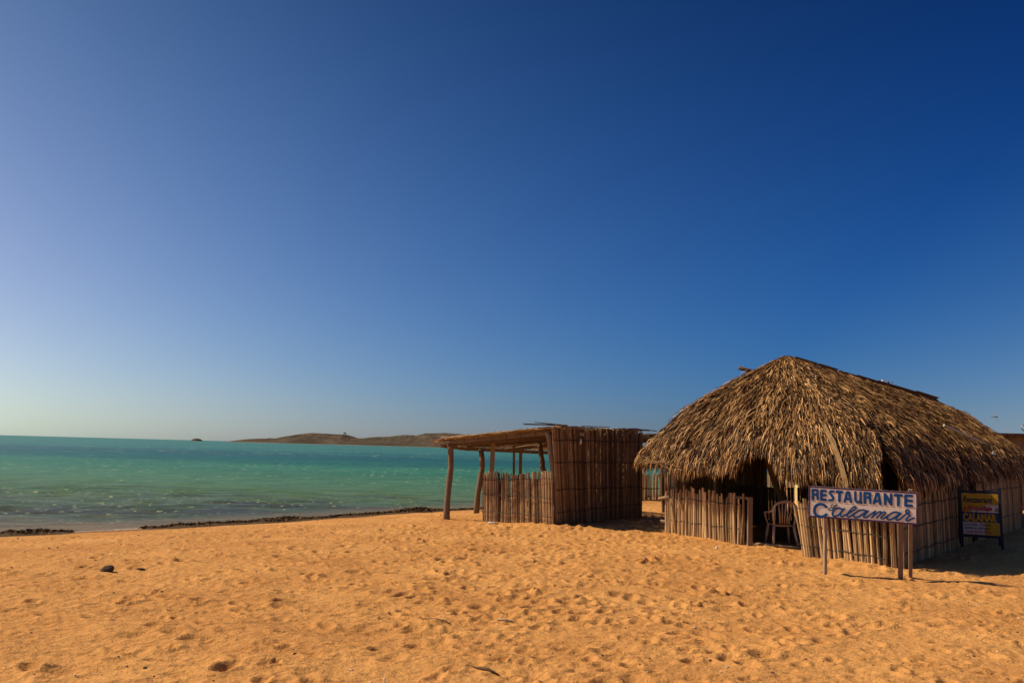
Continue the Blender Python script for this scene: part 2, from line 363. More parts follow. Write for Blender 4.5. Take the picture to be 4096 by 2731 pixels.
# ------------------------------------------------------------------ cane work
def wob(k,s): return np.array([random.gauss(0,s) for _ in range(k)])
def canes(mb, p0, p1, z0, top, spacing=.03, rad=.012, jit=.035, lean=0.0, out=None, taper=1.0, missing=0.0, topout=0.0, tmid=.5, tsp=.22):
    """vertical canes from p0 to p1 (xy); top = function of 0..1 giving height; lean = sideways tilt"""
    p0=np.array(p0,float); p1=np.array(p1,float); L=np.linalg.norm(p1-p0); n=int(L/spacing); d=(p1-p0)/L
    nrm=np.array([d[1],-d[0]])
    for i in range(n):
        if random.random()<missing: continue
        u=(i+.5+random.uniform(-.35,.35))/n; c=p0+(p1-p0)*u
        h=top(u)+random.gauss(0,jit); r=rad*random.uniform(.75,1.3)
        ln=lean(u) if callable(lean) else lean
        o0=random.gauss(0,.006); bx=random.gauss(0,.014); tl=random.gauss(0,.014)*(3 if random.random()<.06 else 1)
        zb=gz(c[0],c[1])-.06 if z0 is None else z0
        pts=[]
        for k,f in enumerate((0,.35,.7,1)):
            side=(ln+tl)*f+bx*math.sin(f*3.1)*1.0+(random.gauss(0,.003) if k else 0); o=o0+topout*f
            pts.append((c[0]+d[0]*side+nrm[0]*o,c[1]+d[1]*side+nrm[1]*o,zb+(h-zb)*f))
        mb.tube(pts,[r,r*.98,r*.95,r*.9*taper],6,min(1,max(0,random.gauss(tmid,tsp))))
def wire_line(mb, p0, p1, zf, off, r=.0042, n=24, lean=0.):
    p0=np.array(p0,float); p1=np.array(p1,float); d=p1-p0; L=np.linalg.norm(d); d/=L; nrm=np.array([d[1],-d[0]])
    ph=random.uniform(0,6)
    for zz in (0,.012):
        pts=[(*(p0+d*L*k/n+nrm*(off+random.gauss(0,.003))),zf(k/n)+zz+.012*math.sin(k*.9+ph)+random.gauss(0,.004)) for k in range(n+1)]
        mb.tube(pts,r,5,.3)
def crooked(mb, pts, r0, r1, n=10, t=.45, wobble=.012, seg=9):
    r0*=.86; r1*=.86
    P=np.array(pts,float); s=np.linspace(0,1,len(P)); u=np.linspace(0,1,seg)
    Q=np.stack([np.interp(u,s,P[:,k]) for k in range(3)],-1); Q[1:-1,:2]+=rng.normal(0,wobble,(seg-2,2))
    mb.tube(Q,np.linspace(r0,r1,seg)*(1+rng.normal(0,.05,seg)),n,t)
def rot_to(d):   # matrix whose local x follows d
    x=Vector(d).normalized(); z=Vector((0,0,1)); y=z.cross(x).normalized(); z=x.cross(y)
    return Matrix((x,y,z)).transposed().to_4x4()
def beam(mb, a, b, w, h, t=.5):
    a=Vector(a); b=Vector(b); mb.box((a+b)/2,((b-a).length,w,h),rot_to(b-a),t)

# ------------------------------------------------------------------ open shed
FL=(-1.62,21.15); FR=(1.12,21.50); BR=(3.72,23.75); BL=(-1.05,24.6); BB=(1.35,26.6)
shed=thing('beach_shed',(0,22.5,0),label='open sided cane shed with flat stick roof standing near the water',cat='shed')
def post(pts,r0,r1,par,m='wood',**kw):
    mb=MB(); crooked(mb,pts,r0,r1,t=random.uniform(.3,.6)); mb.build('post',M[m],par,smooth=True,**kw)
post([(-1.53,21.2,-.15),(-1.53,21.2,.4),(-1.49,21.2,1.0),(-1.47,21.2,1.55),(-1.51,21.2,1.95)],.095,.085,shed)
post([(-.90,24.4,-.2),(-.87,24.4,.5),(-.80,24.4,1.0),(-.77,24.4,1.4),(-.83,24.45,1.75)],.10,.085,shed)
post([(1.17,19.92,-.15),(1.14,19.90,.7),(1.08,19.90,1.15),(1.01,19.90,1.7),(.98,19.90,1.95),(.90,19.90,2.22)],.07,.075,shed)
post([(1.02,24.0,-.1),(1.03,24.0,1.0),(.98,24.0,1.3),(.93,24.0,1.6),(.86,24.0,2.05)],.10,.085,shed)
mb=MB(); beam(mb,(-.46,22.5,-.1),(-.44,22.5,2.0),.13,.12,.8); mb.build('post',M['wood'],shed)
mb=MB(); beam(mb,(.18,24.5,-.1),(.14,24.5,1.9),.07,.07,.35); mb.build('post',M['wood'],shed)
mb=MB(); beam(mb,(.37,25.8,-.1),(.36,25.8,1.75),.10,.10,.4); mb.build('post',M['wood'],shed)
post([(3.66,23.68,-.1),(3.63,23.66,1.1),(3.66,23.7,2.3)],.06,.055,shed)
for a,b_,w,h in [((-1.70,21.10,1.90),(1.00,19.95,2.20),.07,.085),((-1.55,21.85,1.86),(1.55,21.1,2.16),.10,.10),((-1.25,24.55,1.76),(1.35,26.3,1.70),.10,.10),((1.10,20.1,2.22),(3.70,23.7,2.28),.09,.09),((-1.7,21.1,1.82),(-1.2,24.8,1.74),.08,.08),((-1.2,23.2,1.84),(2.5,23.9,2.2),.08,.09),((-.1,25.4,1.74),(3.4,24.6,2.25),.08,.08)]:
    mb=MB(); beam(mb,a,b_,w,h,random.uniform(.35,.65)); mb.build('beam',M['wood'],shed)
for k in range(7):
    f=.08+.13*k; x_=-1.70+2.70*f; y_=21.10-1.15*f; z_=1.90+.30*f; mb=MB(); mb.tube([(x_,y_-.045,z_-.06),(x_+.008,y_-.047,z_),(x_-.004,y_-.045,z_+.075)],.005,5); mb.build('lashing',M['wire'],shed)
# roof of sticks
mb=MB()
def low(t):  # low edge front-left -> back-left -> back
    P=[(-1.75,21.0,1.97),(-1.2,24.7,1.84),(1.4,26.8,1.80)]; s=[0,.6,1]
    return np.array([np.interp(t,s,[p[k] for p in P]) for k in range(3)])
def high(t): 
    return np.array([1.12,19.80,2.31])*(1-t)+np.array([3.80,23.75,2.40])*t
for i in range(330):
    t_=min(1,max(0,(i%165+.5)/165+random.gauss(0,.012))); A=low(t_); B=high(min(1,max(0,t_+random.gauss(0,.03)))); d=B-A; L=np.linalg.norm(d); d/=L
    z=.0 if i<165 else .022
    a0=random.uniform(-.35,.05) if random.random()<.35 else random.uniform(-.1,.1); a1=L+random.uniform(-.15,.12)
    if random.random()<.4: a1=L*random.uniform(.4,.8)
    if random.random()<.3: a0=L*random.uniform(.1,.5)
    if a1-a0<.5: continue
    p=[A+d*(a0+(a1-a0)*f)+np.array([random.gauss(0,.012),random.gauss(0,.012),z+random.gauss(0,.008)]) for f in (0,.33,.66,1)]
    mb.tube(p,random.uniform(.008,.018),5,min(1,max(0,random.gauss(.55,.22))))
for i in range(70):   # ragged sticks over the front edge
    u=random.random(); A=low(0)*(1-u)+high(0)*u; L=min(random.uniform(.3,1.1),max(.15,(.93-u)*3)); k_=random.uniform(-.12,.12); y_=random.uniform(-.16,.05)
    d=(high(0)-low(0)); d=d/np.linalg.norm(d); mb.tube([A+[0,y_,.02+random.uniform(-.03,.05)],A+d*L*.5+[0,y_+k_*.5,.03],A+d*L+[0,y_+k_,random.uniform(.0,.07)]],[.012,.016,.009],5,random.uniform(.3,1))
for i in range(34):   # frayed ends at the left edge
    A=low(random.uniform(0,.3)); e=A+np.array([-random.uniform(.1,.45),random.uniform(-.2,.15),-random.uniform(.02,.16)]); st_=A+np.array([.5,.05,.06])
    mb.tube([st_,A+np.array([0,0,.01]),e],[.008,.006,.003],4,random.uniform(.6,1))
for x0,y0,x1,z1 in [(1.3,20.2,.60,2.45),(1.4,20.3,.32,2.41),(1.4,20.2,.35,2.39),(1.8,20.8,2.5,2.40)]:
    mb.tube([(x0,y0,2.40),((x0+x1)/2,y0-.05,(2.38+z1)/2+.01),(x1,y0-.1,z1)],[.016,.013,.009],5,.15)
for i in range(14):
    t_=random.random(); B=high(t_); mb.tube([B+np.array([-.5,-.4,-.02]),B+np.array([.1,.1,.04+random.uniform(0,.03)]),B+np.array([.5,.45,.02])],.012,5,random.uniform(.2,.8))
# sticks lying crosswise along the roof
for i in range(26):
    u=random.uniform(.05,.95); a=low(0)*(1-u)+high(0)*u; b2=low(.9)*(1-u)+high(.95)*u
    s0=random.uniform(0,.5); s1=s0+random.uniform(.2,.5); mb.tube([a+(b2-a)*s0+[0,0,.05],a+(b2-a)*s1+[0,0,.05]],random.uniform(.009,.016),5,random.uniform(.2,.8))
mb.build('roof',M['brush'],shed)
# half wall facing the beach
hw=MB(); P0=(-.60,20.95); P1=(1.09,19.72)
canes(hw,P0,P1,None,lambda u:1.16+.04*math.sin(u*9)+.10*u,.035,.018,.022,lambda u:-.04-.03*u,tmid=.60,tsp=.25)
canes(hw,(P0[0]+.02,P0[1]+.05),(P1[0],P1[1]+.05),None,lambda u:1.10,.04,.019,.02,-.04,tmid=.3,tsp=.12)
o=hw.build('low_wall',M['cane'],shed)
wb=MB()
for z_ in (1.0,.66,.24): wire_line(wb,(-.66,20.95),(1.07,19.69),lambda u,z_=z_:z_+.12*u*(z_>.9),.03,lean=0)
wb.build('wire',M['wire'],o)
# tall wall
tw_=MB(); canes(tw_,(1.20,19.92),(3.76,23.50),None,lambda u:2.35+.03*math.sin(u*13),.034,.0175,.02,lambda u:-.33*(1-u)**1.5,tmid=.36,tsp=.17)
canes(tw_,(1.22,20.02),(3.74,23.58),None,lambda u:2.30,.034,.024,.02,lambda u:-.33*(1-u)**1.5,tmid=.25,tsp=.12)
o=tw_.build('tall_wall',M['cane'],shed)
wb=MB()
for z_,k in ((2.02,.05),(1.50,.0),(.86,-.03),(.33,.04)):
    wire_line(wb,(1.20-.21*z_/2.37,19.92-.28*z_/2.37),(3.75,23.45),lambda u,z_=z_,k=k:z_+k*u,.03,n=30)
wb.build('wire',M['wire'],o)
# pale scraps tied into the tall wall
for (x,y,z,sx,sz) in [(1.80,20.68,2.20,.20,.09),(2.48,21.64,2.23,.09,.06),(3.05,22.42,2.25,.10,.05)]:
    mb=MB(); mb.box((x,y-.03,z),(sx,.02,sz),Matrix.Rotation(R(54),4,'Z'),.9); mb.build('patch_board',M['wood'],shed)
mb=MB(); mb.tube([(1.76,20.58,2.08),(1.77,20.57,2.02),(1.76,20.58,1.95)],[.02,.035,.022],8,.5); mb.build('hanging_shell',M['shellw'],shed)

# ------------------------------------------------------------------ rear shelter (behind and between shed and hut)
rs=thing('brush_shelter',(6,25.5,0),label='low dark brush roofed shelter seen behind the gap between shed and hut',cat='shelter')
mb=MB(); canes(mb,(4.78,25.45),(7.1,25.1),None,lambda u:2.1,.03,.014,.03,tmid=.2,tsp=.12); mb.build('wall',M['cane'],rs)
mb=MB(); crooked(mb,[(4.72,25.35,-.1),(4.66,25.35,.8),(4.68,25.35,1.4),(4.62,25.35,2.2)],.075,.06,t=.1); mb.build('post',M['wood'],rs,smooth=True)
mb=MB(); crooked(mb,[(7.1,26.9,-.1),(7.1,26.9,2.2)],.07,.06,t=.2); mb.build('post',M['wood'],rs,smooth=True)
mb=MB()
for i in range(200):
    x=random.uniform(3.9,8.2); y=random.uniform(24.6,27.2); a=random.gauss(.25,.35); L=random.uniform(.5,1.4); z=2.24+.10*(x-4)/2+random.uniform(-.05,.1)
    if x>6.9: z=2.3
    mb.tube([(x-L/2*math.cos(a),y-L/2*math.sin(a),z-.04),(x,y,z+.02),(x+L/2*math.cos(a),y+L/2*math.sin(a),z+random.uniform(-.05,.08))],random.uniform(.015,.03),5,random.uniform(0,.45))
mb.build('roof',M['brush'],rs)
for k in range(2):
    mb=MB(); beam(mb,(3.9,24.9+2*k,2.14),(8.0,24.9+2*k,2.2),.09,.09,.2); mb.build('beam',M['wood'],rs)

# sunlit boundary fence beyond
bf=thing('cane_fence',(8,33,0),label='sunlit cane boundary fence far behind the hut, in front of the sea',cat='fence')
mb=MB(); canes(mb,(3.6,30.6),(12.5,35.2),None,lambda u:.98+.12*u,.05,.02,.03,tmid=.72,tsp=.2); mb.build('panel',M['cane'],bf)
mb=MB(); wire_line(mb,(3.6,30.6),(12.5,35.2),lambda u:.45,.04,.009,40); mb.build('wire',M['wire'],bf)
for u in (.17,.45,.75):
    mb=MB(); x=3.6+8.9*u;y=30.7+4.6*u; mb.tube([(x,y,-.1),(x,y,1.45)],.07,8,.6); mb.build('post',M['wood'],bf)
# yellow crate beyond the hut's far end
cr=thing('yellow_crate',(10.35,29.4,0),label='small pale yellow slatted crate seen through the hut doorway by the sign',cat='crate')
for k in range(4):
    mb=MB(); mb.box((10.35,29.2,.16+.19*k),(.42,.03,.165),None,.5); mb.build('slat',M['yellowwood'],cr)
for sx in (-.19,.19):
    mb=MB(); mb.box((10.35+sx,29.4,.4),(.045,.36,.8)); mb.build('side',M['yellowwood'],cr)

# ------------------------------------------------------------------ thatched hut
A=np.array([3.66,19.14]); C=np.array([6.50,14.05]); fd=(C-A)/np.linalg.norm(C-A); fn=np.array([-.874,-.487]); sd_=np.array([.625,.78]); sn=np.array([.78,-.625])
LEN=18.0
hut=thing('thatched_hut',(7.5,19.5,0),label='large hut with shaggy thatched roof and low cane walls',cat='hut')
P=np.array([6.20,18.5,3.96]); Q=np.array([15.0,29.2,3.84])
Ae=np.array([2.85,19.35]); Ce=np.array([6.22,13.35]); Ff=Ce+sd_*LEN; Bf=Ae+sd_*(LEN-1)+np.array([.2,0])
poly=[Ae,Ce,Ff,Bf]
# rounded outline sampled densely, starting at the middle of the front edge going to Ce
def outline():
    pts=[]; r=[.55,.28,.9,.9]; n=len(poly)
    for k in range(n):
        p=poly[k]; a=poly[k-1]; b=poly[(k+1)%n]; u=(a-p)/np.linalg.norm(a-p); v=(b-p)/np.linalg.norm(b-p)
        p0=p+u*r[k]; p2=p+v*r[k]
        for s in np.linspace(0,1,9): pts.append((1-s)**2*p0+2*s*(1-s)*p+s*s*p2)
    pts=np.array(pts+[pts[0]]); L=np.concatenate([[0],np.cumsum(np.linalg.norm(np.diff(pts,axis=0),axis=1))])
    return pts,L
OP,OL=outline(); OTOT=OL[-1]
def E_xy(s): s=np.mod(s,OTOT); return np.stack([np.interp(s,OL,OP[:,0]),np.interp(s,OL,OP[:,1])],-1)
FRONT_LEN=np.linalg.norm(Ce-Ae)
def frontq(xy): return ((xy-Ae)@((Ce-Ae)/FRONT_LEN))/FRONT_LEN
def sideq(xy): return (xy-Ce)@sd_
def ridge_pt(xy):
    d=(Q-P)[:2]; L2=d@d; t=np.clip(((xy-P[:2])@d)/L2,0,1)
    # spread the hip: points near the front corners already pull a little down the ridge
    return P[None,:]*(1-t[:,None])+Q[None,:]*t[:,None]
def eave_z(xy):
    q=np.clip(frontq(xy),0,1); s=np.clip(sideq(xy),0,14)
    z=1.46-.09*q+.03*np.sin(q*19)+.02*np.sin(q*41+1)
    return z+.0*s+.02*np.sin(s*3.1)
def t_end(xy):
    q=frontq(xy); s=sideq(xy); te=np.ones(len(xy))
    front=np.abs((xy-Ae)@fn)<.5
    arch=np.clip(1-((q-.567)/.082)**2,0,1)**.6
    te-=np.where(front,.105*arch,0)
    dc=np.hypot(xy[:,0]-Ce[0]-.12,xy[:,1]-Ce[1]-.26); te-=.26*np.clip(1-dc/.25,0,1)**.7
    return te
def S(s,t):
    s=np.asarray(s,float); t=np.asarray(t,float); e=E_xy(s); r=ridge_pt(e)
    xy=r[:,:2]+(e-r[:,:2])*(t**.93)[:,None]
    g=.84*t**1.12+.16*t**7
    z=r[:,2]+(eave_z(e)-r[:,2])*g
    # slow lumps
    z=z+.05*fbm(xy[:,0]*.9,xy[:,1]*.9,2,41)*2*np.clip(t*3,0,1)
    return np.concatenate([xy,z[:,None]],1)
# core shell (dark inner thatch)
ns,nt=260,18
ss=np.linspace(0,OTOT,ns,endpoint=False); te=t_end(E_xy(ss))-.015
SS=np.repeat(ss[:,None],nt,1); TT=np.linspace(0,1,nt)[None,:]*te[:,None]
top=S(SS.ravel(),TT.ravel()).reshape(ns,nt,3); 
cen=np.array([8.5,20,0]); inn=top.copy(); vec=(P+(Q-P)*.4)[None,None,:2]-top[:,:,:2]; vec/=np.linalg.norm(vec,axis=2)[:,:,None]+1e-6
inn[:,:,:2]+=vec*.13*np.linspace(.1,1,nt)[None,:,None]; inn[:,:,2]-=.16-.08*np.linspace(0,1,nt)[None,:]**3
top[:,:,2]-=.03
V=np.concatenate([top.reshape(-1,3),inn.reshape(-1,3)]); F=[]; n1_=ns*nt
for i in range(ns):
    j=(i+1)%ns
    for k in range(nt-1):
        F.append((i*nt+k,i*nt+k+1,j*nt+k+1,j*nt+k)); F.append((n1_+i*nt+k,n1_+j*nt+k,n1_+j*nt+k+1,n1_+i*nt+k+1))
    F.append((i*nt+nt-1,n1_+i*nt+nt-1,n1_+j*nt+nt-1,j*nt+nt-1))
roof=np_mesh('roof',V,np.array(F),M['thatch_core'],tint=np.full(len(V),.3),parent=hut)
# strands
def strands(n, s, t, lmin, lmax, wmin, wmax, tone, lift=.02, mess=.22, thick=.10, grav=0.):
    p=S(s,t); e=1e-2; p2=S(s,np.minimum(t+e,1.02)); d=p2-p; d/=np.linalg.norm(d,axis=1)[:,None]+1e-9
    ps=S(s+.05,np.maximum(t,.03)); w=ps-S(s,np.maximum(t,.03)); w/=np.linalg.norm(w,axis=1)[:,None]+1e-9
    nn=np.cross(w,d); nn/=np.linalg.norm(nn,axis=1)[:,None]+1e-9; nn*=np.sign(nn[:,2:3]+1e-9)
    a=rng.normal(0,mess,n)+.30*fbm(s*1.4,t*5,2,61)*2; dirn=d*np.cos(a)[:,None]+w*np.sin(a)[:,None]; dirn/=np.linalg.norm(dirn,axis=1)[:,None]
    side=np.cross(nn,dirn); tw=rng.uniform(-1.1,1.1,n); sv=side*np.cos(tw)[:,None]+nn*np.sin(tw)[:,None]
    L=rng.uniform(lmin,lmax,n)[:,None]; W=rng.uniform(wmin,wmax,n)[:,None]
    clump=fbm(s*4.5,t*16,2,91)*2; base=p+nn*((rng.uniform(-.03,thick,n)+.07*clump)*np.clip(t*4,.35,1))[:,None]-dirn*L*.35
    up=nn*(rng.uniform(.2,1,n)*lift)[:,None]; bend=side*rng.normal(0,.011,n)[:,None]
    down=np.array([0,0,-1.])
    g=(np.clip((t-.75)*4,0,1)*grav+rng.uniform(0,.12,n))[:,None]
    q0=base; q1=base+dirn*L*.4+up+bend+down*L*.05*g; q2=base+dirn*L*(1-.25*g)*.8+up*.9+bend*.6+down*L*.28*g; q3=base+dirn*L*(1-.35*g)+up*.6-bend*.5+down*L*.6*g
    V=np.stack([q0-sv*W*.45,q0+sv*W*.45,q1-sv*W*.5,q1+sv*W*.5,q2-sv*W*.4,q2+sv*W*.4,q3-sv*W*.08,q3+sv*W*.08],1).reshape(-1,3)
    i=np.arange(n)[:,None]*8
    F=np.concatenate([i+np.array([[0,1,3,2]]),i+np.array([[2,3,5,4]]),i+np.array([[4,5,7,6]])],0)
    return V,F,np.repeat(tone,8)
def sample(n, f):
    s=rng.uniform(0,OTOT,n*3); e=E_xy(s); keep=rng.random(n*3)<f(e); s=s[keep][:n]; k=len(s)
    t=np.sqrt(rng.uniform(0.0,1,k))*t_end(E_xy(s)); return s,t,k
vis=lambda e: np.where((np.abs((e-Ae)@fn)<.9),1.0,np.where(np.abs((e-Ce)@sn)<.9,.75,.22))
parts=[]
s,t,k=sample(125000,vis); tone=np.clip(rng.normal(.32,.32,k)+.5*fbm(s*1.2,t*4,3,71)+.45*fbm(s*4.5,t*16,2,91),0,1); parts.append(strands(k,s,t,.09,.26,.007,.018,tone,mess=.12,thick=.085,lift=.022,grav=.7))  # tone follows the clump noise: shade between bunches painted into the strand colour
s,t,k=sample(9000,vis); tone=np.clip(rng.normal(.7,.2,k),0,1); parts.append(strands(k,s,t,.14,.34,.008,.019,tone,lift=.035,mess=.24,thick=.12,grav=.9))
# ridge tufts
s=rng.uniform(0,OTOT,7000); t=rng.uniform(0,.10,7000); tone=np.clip(rng.normal(.55,.22,7000),0,1); parts.append(strands(7000,s,t,.2,.5,.008,.022,tone,lift=.05,mess=.35,thick=.1))
# eave fringe, several layers deep
k=26000; s=rng.uniform(0,OTOT,k); ee=E_xy(s); kp=rng.random(k)<vis(ee); s=s[kp]; ee=ee[kp]; k=len(s); t=t_end(ee)-rng.uniform(0.01,.10,k); tone=np.clip(rng.normal(.36,.24,k),0,1)
V1,F1,T1=strands(k,s,t,.06,.18,.007,.018,tone,mess=.2,thick=.06,grav=1.2)
inw=(E_xy(s)-cen[:2]); inw/=np.linalg.norm(inw,axis=1)[:,None]; V1[:,:2]-=np.repeat(inw*rng.uniform(0,.16,k)[:,None],8,0); parts.append((V1,F1,T1))
off=0; Vs=[];Fs=[];Ts=[]
for v,f,tt in parts: Vs.append(v);Fs.append(f+off);Ts.append(tt);off+=len(v)
np_mesh('thatch',np.concatenate(Vs),np.concatenate(Fs),M['thatch'],tint=np.concatenate(Ts),parent=roof)
# ridge cap: overlapping boards and tiles on the ridge, pole end
for a,b_,mm,w_ in [(.03,.13,'wood',.18),(.14,.24,'wood',.18),(.25,.36,'wood',.18),(.35,.5,'tile',.25),(.49,.62,'tile',.26),(.60,.8,'tile',.34),(.78,1.0,'tile',.40)]:
    mb=MB(); p0=P+(Q-P)*a; p1=P+(Q-P)*b_; dz=.05+.012*(a*40%2); 
    for sgn in (-1,1):
        Mx=rot_to(p1-p0)@Matrix.Rotation(sgn*.45,4,'X'); oo=Mx.to_3x3()@Vector((0,sgn*w_*.25,-.01)); c=(p0+p1)/2+np.array(oo)+np.array([0,0,dz+.02+.01*sgn]); mb.box(c,(np.linalg.norm(p1-p0)+.05,w_*.42,.016),Mx,.35)
    mb.build('ridge_board',M[mm],hut)
mb=MB(); crooked(mb,[(6.25,20.0,3.70),(5.54,20.0,3.90)],.055,.05,8,.15,.004,4); mb.build('ridge_pole',M['wood'],hut,smooth=True)
mb=MB(); mb.tube([(P+(Q-P)*.55)+[0,0,.1],(P+(Q-P)*.55)+[0,0,.22]],.05,8,.5); mb.build('finial',M['shellw'],hut)
for kx in (.60,.61,.62):
    mb=MB(); q_=P+(Q-P)*kx; mb.tube([q_+[0,0,.05],q_+[random.uniform(-.15,.15),0,.25]],.012,5,.2); mb.build('twig',M['wood'],hut)

# low walls
def hut_xy(q): return A+(C-A)*q
g=MB(); canes(g,hut_xy(0)-fd*.05+fn*.04,hut_xy(.40)+fn*.04,None,lambda u:1.0-.06*u,.054,.025,.055,lambda u:-.01+.02*math.sin(u*7),missing=.03,tmid=.60,tsp=.22)
canes(g,hut_xy(0.01)-fn*.03,hut_xy(.40)-fn*.03,None,lambda u:.86-.04*u,.055,.025,.05,0,tmid=.4,tsp=.15)
for k in range(6):
    u=.02+.02*k; c=hut_xy(u)+fn*.06; g.tube([(c[0],c[1],-.05),(c[0]+random.gauss(0,.03),c[1],.5),(c[0]+random.gauss(-.03,.04),c[1],random.uniform(.7,1.0))],.022,6,.6)
o=g.build('low_wall',M['cane'],hut)
wb=MB(); wire_line(wb,hut_xy(.0)+fn*.06,hut_xy(.39)+fn*.06,lambda u:.80-.02*u,.0,.0045); wire_line(wb,hut_xy(.03)+fn*.06,hut_xy(.39)+fn*.06,lambda u:.30-.05*u*(1-u),.0,.0045); wb.build('wire',M['wire'],o)
mb=MB(); a=hut_xy(-.01); mb.tube([(a[0]-.17,a[1]-.02,.76),(a[0]-.02,a[1]-.1,.79),(a[0]+.15,a[1]-.2,.81)],[.03,.045,.03],7,.8); mb.build('rail',M['wood'],hut); mb=MB(); mb.tube([(a[0]-.13,a[1],.26),(a[0]+.12,a[1]-.15,.22)],.03,7,.8); mb.build('rail',M['wood'],hut)
a=hut_xy(.33); b2=hut_xy(.435); mb=MB(); beam(mb,(a[0],a[1],.93),(b2[0],b2[1],.93),.04,.05,.4); mb.build('rail',M['wood'],hut)
c=hut_xy(.43); mb=MB(); beam(mb,(c[0],c[1],-.05),(c[0]+.02,c[1],.955),.08,.09,.5); mb.build('door_post',M['wood'],hut)
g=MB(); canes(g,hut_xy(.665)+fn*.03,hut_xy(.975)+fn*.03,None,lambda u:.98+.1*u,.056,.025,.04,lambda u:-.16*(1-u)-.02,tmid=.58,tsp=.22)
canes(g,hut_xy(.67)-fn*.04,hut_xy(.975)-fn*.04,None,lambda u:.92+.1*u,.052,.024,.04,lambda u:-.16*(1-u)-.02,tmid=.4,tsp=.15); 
o=g.build('low_wall',M['cane'],hut)
wb=MB()
for z_ in (.84,.52,.16): wire_line(wb,hut_xy(.655 if z_<.8 else .64)+fn*.055,hut_xy(.975)+fn*.055,lambda u,z_=z_:z_-.03*u,.0,.0045)
wb.build('wire',M['wire'],o)
g=MB(); canes(g,hut_xy(.98)+fn*.01,hut_xy(1.02)+sd_*.12,None,lambda u:1.08,.035,.017,.04,0,tmid=.45,tsp=.15)
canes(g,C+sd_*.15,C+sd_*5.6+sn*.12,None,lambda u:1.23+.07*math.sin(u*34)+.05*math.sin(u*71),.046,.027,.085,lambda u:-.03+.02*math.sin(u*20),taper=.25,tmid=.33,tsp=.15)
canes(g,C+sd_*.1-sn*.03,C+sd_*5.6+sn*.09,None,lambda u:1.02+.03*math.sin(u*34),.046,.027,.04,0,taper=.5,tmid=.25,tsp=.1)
o=g.build('side_wall',M['cane'],hut)
wb=MB()
for z_ in (.98,.62,.2): wire_line(wb,C+sd_*.15+sn*.04,C+sd_*5.6+sn*.16,lambda u,z_=z_:z_+.05*u,.0,.0045,40)
wb.build('wire',M['wire'],o)
g=MB(); canes(g,C+sd_*6.5+sn*.12,C+sd_*12.4+sn*.2,None,lambda u:1.42+.06*math.sin(u*40),.05,.029,.085,0,taper=.3,tmid=.33,tsp=.15)
canes(g,C+sd_*6.5+sn*.08,C+sd_*12.4+sn*.16,None,lambda u:1.25,.05,.028,.03,0,taper=.5,tmid=.35,tsp=.12)
o=g.build('side_wall',M['cane'],hut)
wb=MB()
for z_ in (1.1,.4): wire_line(wb,C+sd_*6.5+sn*.16,C+sd_*12.4+sn*.24,lambda u,z_=z_:z_,.0,.0045,40)
wb.build('wire',M['wire'],o)
# sea side wall, back cross fence
g=MB(); canes(g,A+sd_*.9,A+sd_*5.9,None,lambda u:1.75+.35*u,.034,.024,.02,0,tmid=.3,tsp=.15); canes(g,A+sd_*.9+fn*.05,A+sd_*5.9+fn*.05,None,lambda u:1.75+.35*u,.034,.024,.02,0,tmid=.3,tsp=.15); g.build('rear_wall',M['cane'],hut)
g=MB(); canes(g,A+sd_*8.7,A+sd_*14.9,None,lambda u:2.1,.045,.036,.02,0,tmid=.3,tsp=.15); canes(g,A+sd_*8.7+fn*.06,A+sd_*14.9+fn*.06,None,lambda u:2.1,.045,.036,.02,0,tmid=.3,tsp=.15); g.build('rear_wall',M['cane'],hut)
g=MB(); canes(g,A+sd_*14.5,C+sd_*14.5,None,lambda u:1.5+1.3*min(1,3.5*min(u,1-u)),.045,.036,.02,0,tmid=.3,tsp=.15); canes(g,A+sd_*14.57,C+sd_*14.57,None,lambda u:1.5+1.3*min(1,3.5*min(u,1-u)),.045,.036,.02,0,tmid=.3,tsp=.15); g.build('end_wall',M['cane'],hut)
g=MB()
for i in range(34):
    x=5.15+i*.083; 
    if i in (26,29): continue
    h=1.0+random.uniform(-.03,.03); g.box((x,22.0,h/2-.02),(.073 if i<24 else .066,.02,h+.02),None,random.uniform(.05,.3))
g.build('inner_fence',M['wood'],hut)
# posts
def hp(pts,r0,r1,t=.5,name='post'):
    mb=MB(); crooked(mb,pts,r0,r1,12,t,.006); mb.build(name,M['wood'],hut,smooth=True)
x,y=3.83,19.15; hp([(x,y,-.1),(x-.02,y,.9),(x,y,1.9)],.105,.095,.75)
x,y=6.35,15.05; hp([(x,y,-.1),(x,y,2.3)],.07,.07,.7)
mb=MB(); beam(mb,(6.40,14.80,-.05),(6.36,14.80,1.75),.26,.04,.35); mb.build('board_post',M['wood'],hut)
hp([(5.95,18.3,-.1),(6.0,18.3,.9),(5.75,18.1,1.4),(5.45,17.8,2.1),(5.5,17.9,2.9)],.13,.09,.15)
hp([(5.95,18.3,1.0),(6.15,18.4,1.6),(6.3,18.5,2.9)],.07,.06,.15)
for x,y in ((9.5,22.6),(12.5,26.2)): hp([(x,y,-.1),(x,y,3.5)],.09,.08,.2)
hp([(4.6,18.6,-.1),(4.62,18.5,2.3)],.05,.05,.3)
# threshold pole across the doorway
mb=MB(); crooked(mb,[(4.95,17.15,.02),(5.35,16.85,.03),(5.85,16.55,.02)],.03,.022,8,.8,.004,6); mb.build('threshold_pole',M['wood'],hut,smooth=True)

# ------------------------------------------------------------------ hanging net on the thatch
def surf(px_s,px_t,off=.14):
    p=S(np.array([px_s]),np.array([px_t]))[0]; return p
sF=None
